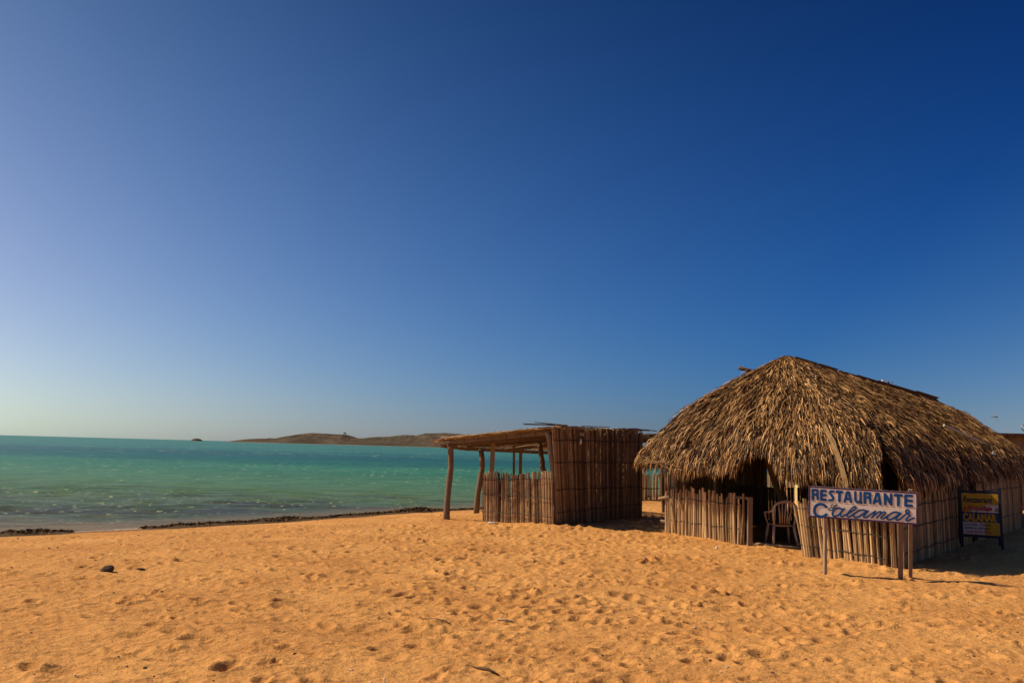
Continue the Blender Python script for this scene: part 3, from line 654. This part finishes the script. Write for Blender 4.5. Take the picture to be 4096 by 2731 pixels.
# arc length of the front edge at the right part
def s_of_q(q):
    s=np.linspace(0,OTOT,4000); e=E_xy(s); fr=np.abs((e-Ae)@fn)<.25; qq=np.where(fr,frontq(e),9); return s[np.argmin(np.abs(qq-q))]
def net(q0,q1,t0,t1,n,name,label,bow):
    mb=MB()
    for i in range(n):
        a=q0+(q1-q0)*random.random(); b_=q0+(q1-q0)*random.random(); pts=[]
        for k in range(9):
            u=k/8; tt=t0+(t1-t0)*u; qq=a+(b_-a)*u+bow*math.sin(u*3.1)*.5; p=S(np.array([s_of_q(qq)]),np.array([min(tt,1.0)]))[0]
            p=p+np.array([*fn,0])*(.13+.03*random.random()); p[2]+=-max(0,tt-1)*1.2+random.gauss(0,.008); pts.append(p)
        mb.tube(pts,random.uniform(.003,.007),4,random.uniform(.5,1))
    for i in range(n//2):
        tt=random.uniform(.6,1)*(t1-t0)+t0; a=q0+(q1-q0)*random.uniform(-.1,.35); b_=q1-(q1-q0)*random.uniform(-.1,.35); pts=[]
        for k in range(7):
            u=k/6; p=S(np.array([s_of_q(a+(b_-a)*u)]),np.array([min(1,tt)]))[0]+np.array([*fn,0])*.16; p[2]-=.06*math.sin(u*3.14)+max(0,tt-1)*1.2+random.gauss(0,.014); pts.append(p)
        mb.tube(pts,.004,4,.7)
    return mb.build(name,M['net'],None,label=label,cat='net')
net(.862,.880,.72,1.14,26,'fishing_net','straw coloured fishing net hanging over the thatch above the white sign',.01)
net(.03,.26,.90,1.0,10,'fishing_net','frayed fishing net draped across the thatch at the hut\'s left corner',.0)

# ------------------------------------------------------------------ monobloc chair
def chair(ox,oy,rz):
    root=thing('plastic_chair',(ox,oy,0),label='brown plastic armchair with slatted back in the dark doorway',cat='chair')
    c_,s_=math.cos(rz),math.sin(rz)
    def W(p): return (ox+p[0]*c_-p[1]*s_, oy+p[0]*s_+p[1]*c_, p[2]+.0)
    z0=.42
    mb=MB(); nx=6
    # seat: shallow dish with rolled rim
    V=[];F=[]
    for layer in (0,-.025):
        for j in range(7):
            for i in range(7):
                u=i/6-.5; v=j/6-.5; w=.44-.04*(v+.5)
                V.append(W((u*w,v*.44,z0+layer-.025*(1-4*u*u)*(1-4*v*v)*1.2+(.01 if abs(u)==.5 else 0)+ (-.02 if j==0 else 0))))
    for L in (0,49):
        for j in range(6):
            for i in range(6):
                a=L+j*7+i; F.append((a,a+1,a+8,a+7) if L==0 else (a,a+7,a+8,a+1))
    ring=[i for i in range(6)]+[6+7*j for j in range(6)]+[48-i for i in range(6)]+[42-7*j for j in range(6)]
    for k in range(len(ring)): a=ring[k]; b=ring[(k+1)%len(ring)]; F.append((b,a,a+49,b+49))
    mb.add(V,F,.5); mb.build('seat',M['chair'],root,smooth=True)
    for sx in (-1,1):
        for sy in (-1,1):
            mb=MB(); mb.tube([W((sx*.20,sy*.19,z0-.01)),W((sx*.225,sy*.22,.2)),W((sx*.25,sy*(.25 if sy<0 else .30),0))],[.042,.036,.028],8,.5,flat=.6); mb.build('leg',M['chair'],root,smooth=True)
    # back frame (front is -y, back is +y)
    def B(x,z): return W((x,.20+(z-z0)*.25,z))
    arc=[B(-.20,z0)]+[B(-.23,.6),B(-.235,.72)]+[B(-.225*math.cos(a),.76+.13*math.sin(a)) for a in np.linspace(.15,math.pi-.15,11)]+[B(.235,.72),B(.23,.6),B(.20,z0)]
    mb=MB(); mb.tube(arc,.030,8,.5,flat=.6); mb.build('back_frame',M['chair'],root,smooth=True)
    for k in range(5):
        x=(k-2)*.062; zt=.875-.02*abs(k-2); mb=MB(); mb.tube([B(x*.75,z0+.02),B(x*.8,.6),B(x*1.15,zt)],[.026,.025,.024],6,.5,flat=.35); mb.build('back_slat',M['chair'],root,smooth=True)
    for sx in (-1,1):
        mb=MB(); mb.tube([B(sx*.235,.72),W((sx*.27,.12,.665)),W((sx*.275,-.10,.655)),W((sx*.265,-.20,.62)),W((sx*.235,-.21,.5)),W((sx*.21,-.19,z0))],[.022,.026,.028,.026,.022,.022],8,.5,flat=.7); mb.build('armrest',M['chair'],root,smooth=True)
chair(5.60,17.2,R(180))

# ------------------------------------------------------------------ writing helpers
def cr_spline(P, n=6):
    P=[P[0]]+list(P)+[P[-1]]; P=np.array(P,float); out=[]
    for i in range(1,len(P)-2):
        for k in range(n):
            u=k/n; out.append(.5*((2*P[i])+(-P[i-1]+P[i+1])*u+(2*P[i-1]-5*P[i]+4*P[i+1]-P[i+2])*u*u+(-P[i-1]+3*P[i]-3*P[i+1]+P[i+2])*u**3))
    out.append(P[-2]); return np.array(out)
class Plane:
    """local frame on a board: x right, y up, z out"""
    def __init__(s,o,x,y): s.o=Vector(o); s.x=Vector(x).normalized(); s.y=(Vector(y)-Vector(y).dot(s.x)*s.x).normalized(); s.z=s.x.cross(s.y)
    def __call__(s,u,v,w=0): return s.o+s.x*u+s.y*v+s.z*w
    def mat(s): return Matrix((s.x,s.y,s.z)).transposed().to_4x4()
zc=[0]
def stroke(mb, pl, P, w, z):
    """painted stroke: flat ribbon with round ends"""
    P=np.array(P,float); T=np.gradient(P,axis=0); T/=np.linalg.norm(T,axis=1)[:,None]+1e-12; Nn=np.stack([-T[:,1],T[:,0]],1)
    zc[0]=(zc[0]+1)%40; z=z+zc[0]*2.5e-5
    V=[];F=[];k=len(P)
    for i in range(k):
        V.append(pl(*(P[i]+Nn[i]*w/2),z)); V.append(pl(*(P[i]-Nn[i]*w/2),z))
    for i in range(k-1): F.append((2*i+1,2*i+3,2*i+2,2*i))
    mb.add([tuple(v) for v in V],F)
    for e,(c,sg) in enumerate(((P[0],-1),(P[-1],1))):
        a0=math.atan2(Nn[0 if e==0 else -1][1],Nn[0 if e==0 else -1][0]); zc[0]=(zc[0]+1)%40
        ring=[pl(c[0]+math.cos(a0+sg*-a)*w/2,c[1]+math.sin(a0+sg*-a)*w/2,z) for a in np.linspace(0,math.pi,9)]
        if sg==-1: ring=[pl(c[0]+math.cos(a0+a)*w/2,c[1]+math.sin(a0+a)*w/2,z) for a in np.linspace(0,math.pi,9)]; mb.add([tuple(v) for v in ring],[tuple(range(9))])
        else: mb.add([tuple(v) for v in ring],[tuple(range(8,-1,-1))])
def elbow(mb,pl,P,w,z):
    for c in P[1:-1]:
        mb.add([tuple(pl(c[0]+math.cos(a)*w/2,c[1]+math.sin(a)*w/2,z+.0012)) for a in np.linspace(0,2*math.pi,17)[:-1]],[tuple(range(16))])
paint=lambda n,c,v=.12: plain(n,c,.65,v,22)
M['blue']=paint('blue_paint',(.004,.085,.30),.3); M['purple']=paint('purple_paint',(.085,.038,.10),.3); M['yellowp']=paint('yellow_paint',(.70,.46,.05))
m,t,b=mat('white_painted_boards'); n_=noise(t,1,6,mapped(t,(3,3,60)),.7); n2=noise(t,30,4,mapped(t,(1,1,1)))
cc=ramp(t,[(.28,(.34,.25,.19)),(.42,(.82,.74,.66)),(.7,(.92,.87,.80))],n_); cc=mixc(t,ramp(t,[(.30,(.6,.6,.6)),(.36,(0,0,0))],n2),cc,(.35,.25,.18))
t.links.new(cc,b.inputs['Base Color']); b.inputs['Roughness'].default_value=.7; bump(t,n_,b,.3,.004); M['whiteboard']=m
# ------------------------------------------------------------------ restaurant sign
BW,BH=1.560,.485
pl=Plane((4.73,13.20,.86),(1.47,-.54,-.038),(0,0,1))
sg=thing('restaurant_sign',(5.5,13.1,0),label='white board sign reading RESTAURANTE El Calamar on wooden posts',cat='sign')
for (v0,v1,sh) in ((0,.238,-.006),(.243,.485,.0)):
    mb=MB(); mb.box(pl(BW/2+sh,(v0+v1)/2,-.012),(BW,v1-v0,.022),pl.mat()); mb.build('board',M['whiteboard'],sg)
bd=.026; mb=MB()
for (u,v,w,h) in ((BW/2,BH-bd/2,BW,bd),(BW/2,bd/2,BW,bd)): mb.box(pl(u,v,.0012),(w,h,.002),pl.mat())
for u in (bd/2-.003,BW-bd/2-.003):
    mb.box(pl(u,.1325,.0012),(bd,.211,.002),pl.mat()); mb.box(pl(u+.004,.351,.0012),(bd,.214,.002),pl.mat())
mb.build('border',M['purple'],sg)
def loc(p):
    x,y=p; u=(x-144)/2008.; yt=195+105*u; yb=785+130*u; v=1-(y-yt)/(yb-yt); return (u*BW,v*BH)
px=BW/2008.
blk=[[(228,275),(228,450)],[(228,275),(318,280),(318,355),(240,362)],[(285,362),(318,385),(320,450)],
 [(390,290),(390,455)],[(390,290),(468,292)],[(390,370),(468,372)],[(390,455),(468,458)],
 [(618,300),(560,300),(548,325),(612,420),(598,462),(535,466)],[(682,305),(775,310)],[(730,310),(728,478)],
 [(823,490),(872,315),(905,315),(942,495)],[(855,435),(915,437)],[(1022,312),(1024,455),(1050,497),(1092,500),(1118,465),(1120,318)],[(1112,480),(1130,508)],
 [(1198,325),(1198,505)],[(1198,325),(1292,332),(1292,402),(1210,410)],[(1262,410),(1294,436),(1296,510)],
 [(1363,515),(1412,335),(1446,337),(1480,530)],[(1396,472),(1455,475)],[(1563,345),(1566,530)],[(1568,350),(1672,532)],[(1675,350),(1672,530)],
 [(1746,357),(1860,363)],[(1803,362),(1800,545)],[(1934,365),(1930,552)],[(1934,365),(2040,370)],[(1932,458),(2040,462)],[(1930,552),(2038,556)]]
scr=[([(478,590),(430,552),(370,540),(310,558),(268,610),(258,680),(280,735),(335,768),(400,778),(450,762),(482,735)],52),
 ([(790,640),(735,616),(665,627),(612,680),(600,738),(636,770),(692,752),(752,698),(806,634)],34),([(820,622),(765,692),(742,745),(775,768),(830,745),(890,715),(970,665),(1022,625),(1036,595),(1015,580),(980,596),(922,660),(880,718),(870,758),(902,776),(955,750),(1005,708)],31),
 ([(1240,668),(1165,643),(1092,656),(1014,710),(990,758),(1020,786),(1082,772),(1160,722),(1238,662)],34),([(1258,658),(1205,722),(1176,770),(1205,786),(1248,770),(1320,712),(1382,668)],31),
 ([(1388,664),(1368,718),(1322,788)],31),([(1322,786),(1400,716),(1466,672),(1490,684),(1462,735),(1412,792)],29),([(1412,790),(1482,718),(1545,676),(1568,692),(1545,732),(1496,776),(1496,802),(1530,802),(1585,768),(1640,728)],30),
 ([(1820,694),(1762,676),(1692,692),(1622,745),(1598,795),(1624,820),(1690,806),(1762,758),(1826,698)],34),([(1845,695),(1788,755),(1752,808),(1788,824),(1838,802),(1905,740),(1945,695),(1932,658),(1950,636),(1984,642),(1994,678),(1962,706),(2008,730),(1968,776),(1935,820),(1958,838),(2010,815),(2078,782)],31),
 ([(620,566),(600,545),(572,560),(575,598),(605,602),(560,612),(532,645),(560,660),(605,635),(655,590),(682,556),(668,545),(630,590),(598,640),(600,664),(618,668)],14)]
yl=MB(); bl=MB()
for P_ in blk:
    Q_=[loc(p) for p in P_]; dense=[]
    if len(Q_)>2:   # each leg a stroke of its own with round joints
        for a_,b_ in zip(Q_[:-1],Q_[1:]):
            a_=np.array(a_);b_=np.array(b_); stroke(bl,pl,[a_,(a_+b_)/2,b_],46*px,.0030); stroke(yl,pl,[a_+[.006,-.004],(a_+b_)/2+[.006,-.004],b_+[.006,-.004]],48*px,.0004)
    else:
        a_,b_=map(np.array,Q_); stroke(bl,pl,[a_,(a_+b_)/2,b_],52*px,.0030); stroke(yl,pl,[a_+[.006,-.004],(a_+b_)/2+[.006,-.004],b_+[.006,-.004]],54*px,.0004)
for P_,w_ in scr:
    Q_=cr_spline([loc(p) for p in P_]); stroke(bl,pl,Q_,w_*px,.0042); stroke(yl,pl,Q_+[.004,-.003],(w_+6)*px,.0015)
yl.build('letter_outline',M['yellowp'],sg); bl.build('lettering',M['blue'],sg)
# nails
mb=MB()
for u,v in ((.05,.40),(.06,.20),(.30,.225),(.30,.37),(1.33,.33),(1.34,.42),(1.33,.20),(.8,.46),(1.34,.05)): mb=MB(); mb.box(pl(u,v,.001),(.005,.005,.006),pl.mat()); mb.build('nail',M['wire'],sg)
pass
for a_,b_,w_,h_,tt in (((4.975,13.23,-.25),(4.99,13.15,1.28),.045,.05,.75),((6.04,12.98,-.25),(6.00,12.81,1.22),.062,.062,.35),((6.26,13.12,-.25),(6.135,12.755,1.345),.052,.05,.6)):
    mb=MB(); beam(mb,a_,b_,w_,h_,tt); mb.build('post',M['wood'],sg)

# ------------------------------------------------------------------ A frame board
M['frameblue']=paint('dark_blue_frame',(.008,.013,.03)); M['yellowboard']=paint('yellow_board_paint',(.40,.245,.008)); M['whitep']=paint('white_board_paint',(.50,.45,.44)); M['redp']=paint('red_paint',(.32,.015,.02)); M['navy']=paint('navy_paint',(.01,.018,.045)); M['bluep2']=paint('board_blue',(.015,.03,.09))
ab=thing('sidewalk_board',(10.2,18.1,0),label='yellow and blue painted A frame menu board beside the shaded cane wall',cat='menu board')
aw,ah=.70,.815
p2=Plane((9.22,17.05,.335),(.64,-.28,.0),(.02,.10,1)); 
mb=MB()
for u in (-.0,aw): mb.box(p2(u,.34,-.01),(.05,1.20,.035),p2.mat())
mb.box(p2(aw/2,ah+.035,-.01),(aw,.05,.034),p2.mat()); mb.box(p2(aw/2,-.03,-.01),(aw,.05,.034),p2.mat()); mb.build('front_frame',M['frameblue'],ab)
p3=Plane(p2(0,.94,-.05),(.66,-.28,.0),(-.10,-.26,1.)); mb=MB()
for u in (0,aw+.02): mb.box(p3(u,-.60,0),(.05,1.22,.03),p3.mat())
mb.box(p3(aw/2,-.95,0),(aw,.04,.028),p3.mat()); mb.build('rear_frame',M['frameblue'],ab)
for (v0,v1,mm) in ((.0,.245,'yellowboard'),(.25,.44,'bluep2'),(.445,.60,'yellowboard'),(.604,.815,'yellowboard')):
    mb=MB(); mb.box(p2(aw/2,(v0+v1)/2,0),(aw-.045,v1-v0,.012),p2.mat()); mb.build('panel',M[mm],ab)
mb=MB(); mb.box(p2(.22,.125,.0075),(.38,.23,.003),p2.mat()); mb.box(p2(.42,.49,.0075),(.46,.09,.003),p2.mat()); mb.box(p2(.55,.55,.0075),(.235,.09,.0034),p2.mat()); mb.build('white_patch',M['whitep'],ab)
def text(txt,u,v,size,m,wscale=1,shear=0,bold=.0,z=.0102):
    cu=bpy.data.curves.new('t','FONT'); cu.body=txt; cu.size=size; cu.shear=shear; cu.offset=bold; cu.align_x='LEFT'; cu.resolution_u=3
    o=bpy.data.objects.new('t',cu); link(o); dg=bpy.context.evaluated_depsgraph_get(); me=bpy.data.meshes.new_from_object(o.evaluated_get(dg)); bpy.data.objects.remove(o)
    xs=[v_.co.x for v_ in me.vertices]; 
    for v_ in me.vertices:
        q=p2(u+v_.co.x*wscale,v+v_.co.y,z)-parent_loc(ab); v_.co=q
    me.materials.clear(); me.materials.append(m); oo=bpy.data.objects.new('lettering',me); link(oo); oo.parent=ab; return oo
text('Restaurant',.035,.635,.165,M['navy'],.72,.35,.004)
text('y',.035,.47,.13,M['redp'],1,.3,.004); text('Hospedaje',.115,.48,.140,M['redp'],.72,.3,.005,.0125); text('El',.60,.47,.10,M['navy'],1,.3,.002,.0130)
text('CALAMAR',.035,.268,.205,M['yellowboard'],.62,0,.011)
text('Comidas Tipicas.',.04,.175,.080,M['navy'],.88,.35,.001,.0125); text('Habitacion-Hamacas.',.04,.105,.076,M['navy'],.72,.35,.001,.0125); text('Todos de Rancheria.',.05,.035,.076,M['redp'],.74,.35,.001,.0125)

# ------------------------------------------------------------------ building behind, rod, bulb, pipe, dragonfly
bb=thing('board_building',(22,33,0),label='plain brown building with flat roof edge behind the hut at the frame\'s right edge',cat='building')
mb=MB(); mb.box((22.2,32.9,1.38),(8,3,2.76),Matrix.Rotation(R(-6),4,'Z')); mb.build('wall',M['plaster'],bb)
mb=MB(); mb.box((22.1,32.8,2.82),(8.8,3.8,.10),Matrix.Rotation(R(-6),4,'Z')); mb.build('roof',M['tile'],bb)
rod=MB(); rod.tube([(15.95,25.3,2.62),(15.70,25.3,2.76),(15.64,25.3,2.83),(15.65,25.3,2.90),(15.70,25.3,2.93),(15.77,25.3,2.91)],.016,7); rod.build('hooked_rod',M['metal'],None,smooth=True,label='bent metal rod with hooked tip above the far roof edge',cat='rod')
m,t,b=mat('bulb_glass'); b.inputs['Base Color'].default_value=(.9,.85,.75,1); b.inputs['Roughness'].default_value=.05; b.inputs['Transmission Weight'].default_value=.8; M['glass']=m
BX,BY,BZ=11.50,19.72,2.02
lb=thing('light_bulb',(BX,BY,BZ),label='bare glass light bulb hanging against the shaded thatch',cat='light bulb')
def lathe(mb,c,prof,n=14):
    V=[];F=[]
    for r,z in prof:
        for k in range(n): a=k/n*6.2832; V.append((c[0]+r*math.cos(a),c[1]+r*math.sin(a),c[2]+z))
    for j in range(len(prof)-1):
        for k in range(n): F.append((j*n+k,j*n+(k+1)%n,(j+1)*n+(k+1)%n,(j+1)*n+k))
    mb.add(V,F)
mb=MB(); lathe(mb,(BX,BY,BZ),[(.002,-.075),(.028,-.065),(.042,-.035),(.040,-.01),(.024,.02),(.016,.04)]); mb.build('glass',M['glass'],lb,smooth=True)
mb=MB(); mb.tube([(BX,BY,BZ+.035),(BX,BY,BZ+.10)],.02,8); mb.build('socket',M['wire'],lb)
mb=MB(); mb.tube([(BX,BY,BZ+.09),(BX-.03,BY+.15,BZ+.22)],.008,5); mb.build('cord',M['wire'],lb)
PIPE=[(10.25,19.55,2.62),(11.35,19.90,2.24)]
mb=MB(); mb.tube([PIPE[0],PIPE[1]],.03,8); mb.build('pipe',M['pvc'],None,label='long grey pipe lying on the shaded side of the thatch',cat='pipe')
df=thing('dragonfly',(3.52,6.0,2.12),label='small dark dragonfly hovering in the blue sky right of the roof',cat='dragonfly')
mb=MB(); mb.tube([(3.492,6.0,2.120),(3.512,6.0,2.121),(3.522,6.0,2.122),(3.532,6.0,2.122),(3.539,6.0,2.122),(3.542,6,2.122)],[.0012,.0018,.0032,.0036,.0038,.002],8); mb.build('body',M['dfly'],df,smooth=True)
m,t,b=mat('wing_membrane'); b.inputs['Base Color'].default_value=(.25,.22,.22,1); b.inputs['Alpha'].default_value=.35; b.inputs['Roughness'].default_value=.3
for dx,dy,dz,o in ((-.004,.01,.036,.520),(.004,-.012,.034,.528),(.02,.005,-.036,.530),(-.003,-.005,-.034,.522)):
    mb=MB(); a=np.array([3.0+o,6.0,2.122]); e=a+np.array([dx,dy,dz]); mid=(a+e)/2; mb.tube([a,mid,e*.9+mid*.1,e],[.0009,.0034,.003,.0006],6,.5,flat=.12); mb.build('wing',m,df)

# ------------------------------------------------------------------ seaweed wrack along the waterline
def wrack():
    V=[];k=0; seg=np.diff(SHORE,axis=0); 
    sub=SHORE[1:13]; L=np.concatenate([[0],np.cumsum(np.linalg.norm(np.diff(sub,axis=0),axis=1))])
    n=60000; s=rng.uniform(0,L[-1],n); x=np.interp(s,L,sub[:,0]); y=np.interp(s,L,sub[:,1])
    dx=np.interp(s+.05,L,sub[:,0])-x; dy=np.interp(s+.05,L,sub[:,1])-y; l=np.hypot(dx,dy)+1e-9; nx,ny=dy/l,-dx/l
    amp=np.clip(.55+2.2*fbm(s*.55,s*0+3,3,13),.15,1.1)
    gap=(x>-9.35)&(x<-8.3); amp=np.where(gap,amp*.12,amp); keep=amp>.06
    w=rng.normal(.25,.26,n)*np.clip(amp,.3,1); 
    px_,py_=x+nx*w,y+ny*w; h=np.maximum(ground_h(px_,py_),WATER_Z)
    z=h+np.exp(-((w-.25)/.30)**2)*amp*.13*(1+1.6*fbm(px_*3,py_*3,3,19))+rng.uniform(-.012,.022,n)
    a=rng.uniform(0,math.pi*2,n); Ls=rng.uniform(.03,.08,n); el=rng.normal(0,.28,n)
    d=np.stack([np.cos(a)*np.cos(el),np.sin(a)*np.cos(el),np.sin(el)],-1)*Ls[:,None]
    sd2=np.stack([-np.sin(a),np.cos(a),rng.normal(0,.8,n)],-1)*rng.uniform(.006,.018,n)[:,None]
    p=np.stack([px_,py_,z],-1); V=np.stack([p-sd2,p+sd2,p+d+sd2*.4,p+d-sd2*.4],1)[keep].reshape(-1,3); F=np.arange(len(V)).reshape(-1,4)
    m=wood_like('dry_seaweed',[(0,(.03,.018,.010)),(.5,(.115,.065,.028)),(1,(.30,.18,.07))],(20,20,20),.9,.5)
    tt=np.repeat(np.clip(rng.normal(.45,.28,len(F)),0,1),4)
    # lumpy bed under the strands
    nb=520; sb=np.linspace(0,L[-1],nb); bx=np.interp(sb,L,sub[:,0]); by=np.interp(sb,L,sub[:,1]); ddx=np.gradient(bx); ddy=np.gradient(by); ll=np.hypot(ddx,ddy); nx2,ny2=ddy/ll,-ddx/ll
    am=np.clip(.55+2.2*fbm(sb*.55,sb*0+3,3,13),.15,1.1); am=np.where((bx>-9.35)&(bx<-8.3),am*.1,am)
    cs=np.linspace(-.45,.95,15); VB=[]
    for c_ in cs:
        X=bx+nx2*c_; Y=by+ny2*c_; hh=np.exp(-((c_-.25)/.30)**2)*(am)*.13*(1+1.6*fbm(X*3,Y*3,3,19))-.012
        VB.append(np.stack([X,Y,np.maximum(ground_h(X,Y),WATER_Z-.05)+hh],-1))
    VB=np.array(VB).reshape(-1,3); i=np.arange(len(cs)-1)[:,None]*nb+np.arange(nb-1)[None,:]; FB=np.stack([i,i+nb,i+nb+1,i+1],-1).reshape(-1,4)
    np_mesh('seaweed',np.concatenate([V,VB]),np.concatenate([F,FB+len(V)]),m,tint=np.concatenate([tt,np.full(len(VB),.3)]),kind='stuff',label='dark brown dried seaweed piled along the waterline',cat='seaweed')
wrack()

# ------------------------------------------------------------------ things lying on the sand
def stone(name,x,y,sx,sy,sz,m,seed,sink=.25,**kw):
    V=[];F=[];n=12;k=9
    for j in range(k+1):
        th=j/k*math.pi
        for i in range(n):
            a=i/n*6.2832; p=np.array([math.sin(th)*math.cos(a),math.sin(th)*math.sin(a),math.cos(th)])
            r=1+.55*float(fbm(np.array([p[0]*1.3+seed*7.1+p[2]]),np.array([p[1]*1.3+seed*3.3-p[2]]),3,seed)[0]); V.append(p*r*[sx,sy,sz])
    for j in range(k):
        for i in range(n): F.append((j*n+i,(j+1)*n+i,(j+1)*n+(i+1)%n,j*n+(i+1)%n))
    V=np.array(V); me=bpy.data.meshes.new(name); me.from_pydata(V.tolist(),[],F); me.materials.append(m); o=bpy.data.objects.new(name,me); link(o)
    o.location=(x,y,gz(x,y)+sz*(1-sink*2)); return tag(o,**kw)
o=stone('rock',-5.42,11.55,.095,.07,.055,M['rock'],3,label='dark brown fist sized rock on the open sand',cat='rock'); o.rotation_euler=(.1,-.25,.2)
o=stone('rock',-5.06,11.75,.065,.03,.014,M['rock'],8,label='thin flat dark stone just right of the larger brown rock',cat='rock')
stone('shell',4.06,16.30,.028,.025,.04,M['shellw'],4,label='white seashell lying on the sand before the hut\'s low cane wall',cat='shell')
def at(px_,py_):   # places on the open sand, in metres
    return px_,py_
def stick(name,pts,r,label,m='wood',tint_=.1,cat='stick'):
    P_=[(x,y,gz(x,y)+dz) for x,y,dz in pts]; mb=MB(); mb.tube(P_,r,7,tint_); return mb.build(name,M[m],None,smooth=True,label=label,cat=cat)
stick('stick',[(-.32,7.26,.006),(-.22,7.14,.010),(-.12,7.05,.014),(-.03,6.99,.006)],[.004,.009,.013,.006],'dark driftwood stick half buried in the near sand at bottom centre')
stick('twig',[(-.72,8.82,.01),(-.62,8.78,.02),(-.55,8.75,.01)],[.004,.007,.005],'short dark twig on the sand above the driftwood stick')
stick('driftwood',[(-.08,8.95,.004),(.02,8.93,.012),(.09,8.9,.006)],[.008,.014,.008],'pale flat driftwood chip on the central sand',tint_=.95)
# plastic bottle by the shed
bt=thing('plastic_bottle',(-.35,19.9,gz(-.35,19.9)+.035),label='clear crushed plastic bottle lying before the shed\'s low wall',cat='bottle')
bx_,by_,bz_=bt.location; mb=MB(); mb.tube([(bx_-.10,by_,bz_),(bx_-.09,by_,bz_),(bx_,by_-.01,bz_),(bx_+.06,by_-.01,bz_),(bx_+.09,by_-.01,bz_),(bx_+.12,by_-.01,bz_)],[.025,.032,.028,.032,.012,.012],10); mb.build('body',M['shellw'],bt,smooth=True)
mb=MB(); mb.tube([(bx_+.118,by_-.01,bz_),(bx_+.14,by_-.01,bz_)],.014,10); mb.build('cap',M['redp'],bt)
# countable pebbles
peb=[]
base_st=[stone('pebble',0,-5-.3*k,.02,.016,.011,M['pebble'],20+k,label='small dark pebble lying on the open sand',cat='pebble',group='small dark pebbles scattered over the sand') for k in range(4)]
def scatter(srcs,n,smin,smax,seed,first):
    r=random.Random(seed); done=0
    while done<n:
        y=6.4*(19/6.4)**r.random(); x=r.uniform(-.60,.62)*y
        if shore_d(np.array([x]),np.array([y]))[0]<1.2 or (x>3.2 and y>12.2): continue
        s_=srcs[done%len(srcs)]
        if done<len(srcs): o=s_
        else: o=s_.copy(); link(o)
        k=r.uniform(smin,smax)*(.7+.3*y/10); o.scale=(k,k*r.uniform(.7,1.1),k); o.rotation_euler=(0,0,r.uniform(0,6)); o.location=(x,y,gz(x,y)+.004); done+=1
scatter(base_st,90,.3,1.0,5,True)
pale=[stone('shell_fragment',0,-7-.3*k,.016,.011,.007,M['shellw'],30+k,label='tiny white shell fragment lying on the open sand',cat='shell',group='tiny pale shell fragments scattered over the sand') for k in range(2)]
scatter(pale,34,.5,1.2,9,True)
# grit
n=9000; yy=6*(24/6)**rng.random(n); xx=rng.uniform(-.66,.66,n)*yy; ok=(shore_d(xx,yy)>1); xx=xx[ok];yy=yy[ok];n=len(xx); zz=ground_h(xx,yy)
r_=rng.uniform(.002,.007,n)*(.6+.06*yy); a=rng.uniform(0,6,n); V=np.stack([np.stack([xx+r_*np.cos(a+k*2.09),yy+r_*np.sin(a+k*2.09),zz],-1) for k in range(3)]+[np.stack([xx,yy,zz+r_*1.1],-1)],1).reshape(-1,3)
i=np.arange(n)[:,None]*4; F=np.concatenate([i+np.array([[0,1,3]]),i+np.array([[1,2,3]]),i+np.array([[2,0,3]])])
np_mesh('grit',V,F,M['pebble'],kind='stuff',label='fine dark grit and crumbs strewn over the sand',cat='grit')
# small green sprout beside the hut corner
sp=MB(); x,y=3.05,18.55
for k in range(9):
    a=random.uniform(0,6.28); L=random.uniform(.04,.1); z0=gz(x,y); sp.tube([(x,y,z0),(x+L*.5*math.cos(a),y+L*.5*math.sin(a),z0+.03),(x+L*math.cos(a),y+L*math.sin(a),z0+.025)],[.004,.007,.002],4,.5,flat=.3)
M['green']=plain('green_leaf',(.06,.20,.03)); sp.build('sprout',M['green'],None,label='tiny green sprout in the sand left of the hut',cat='plant')
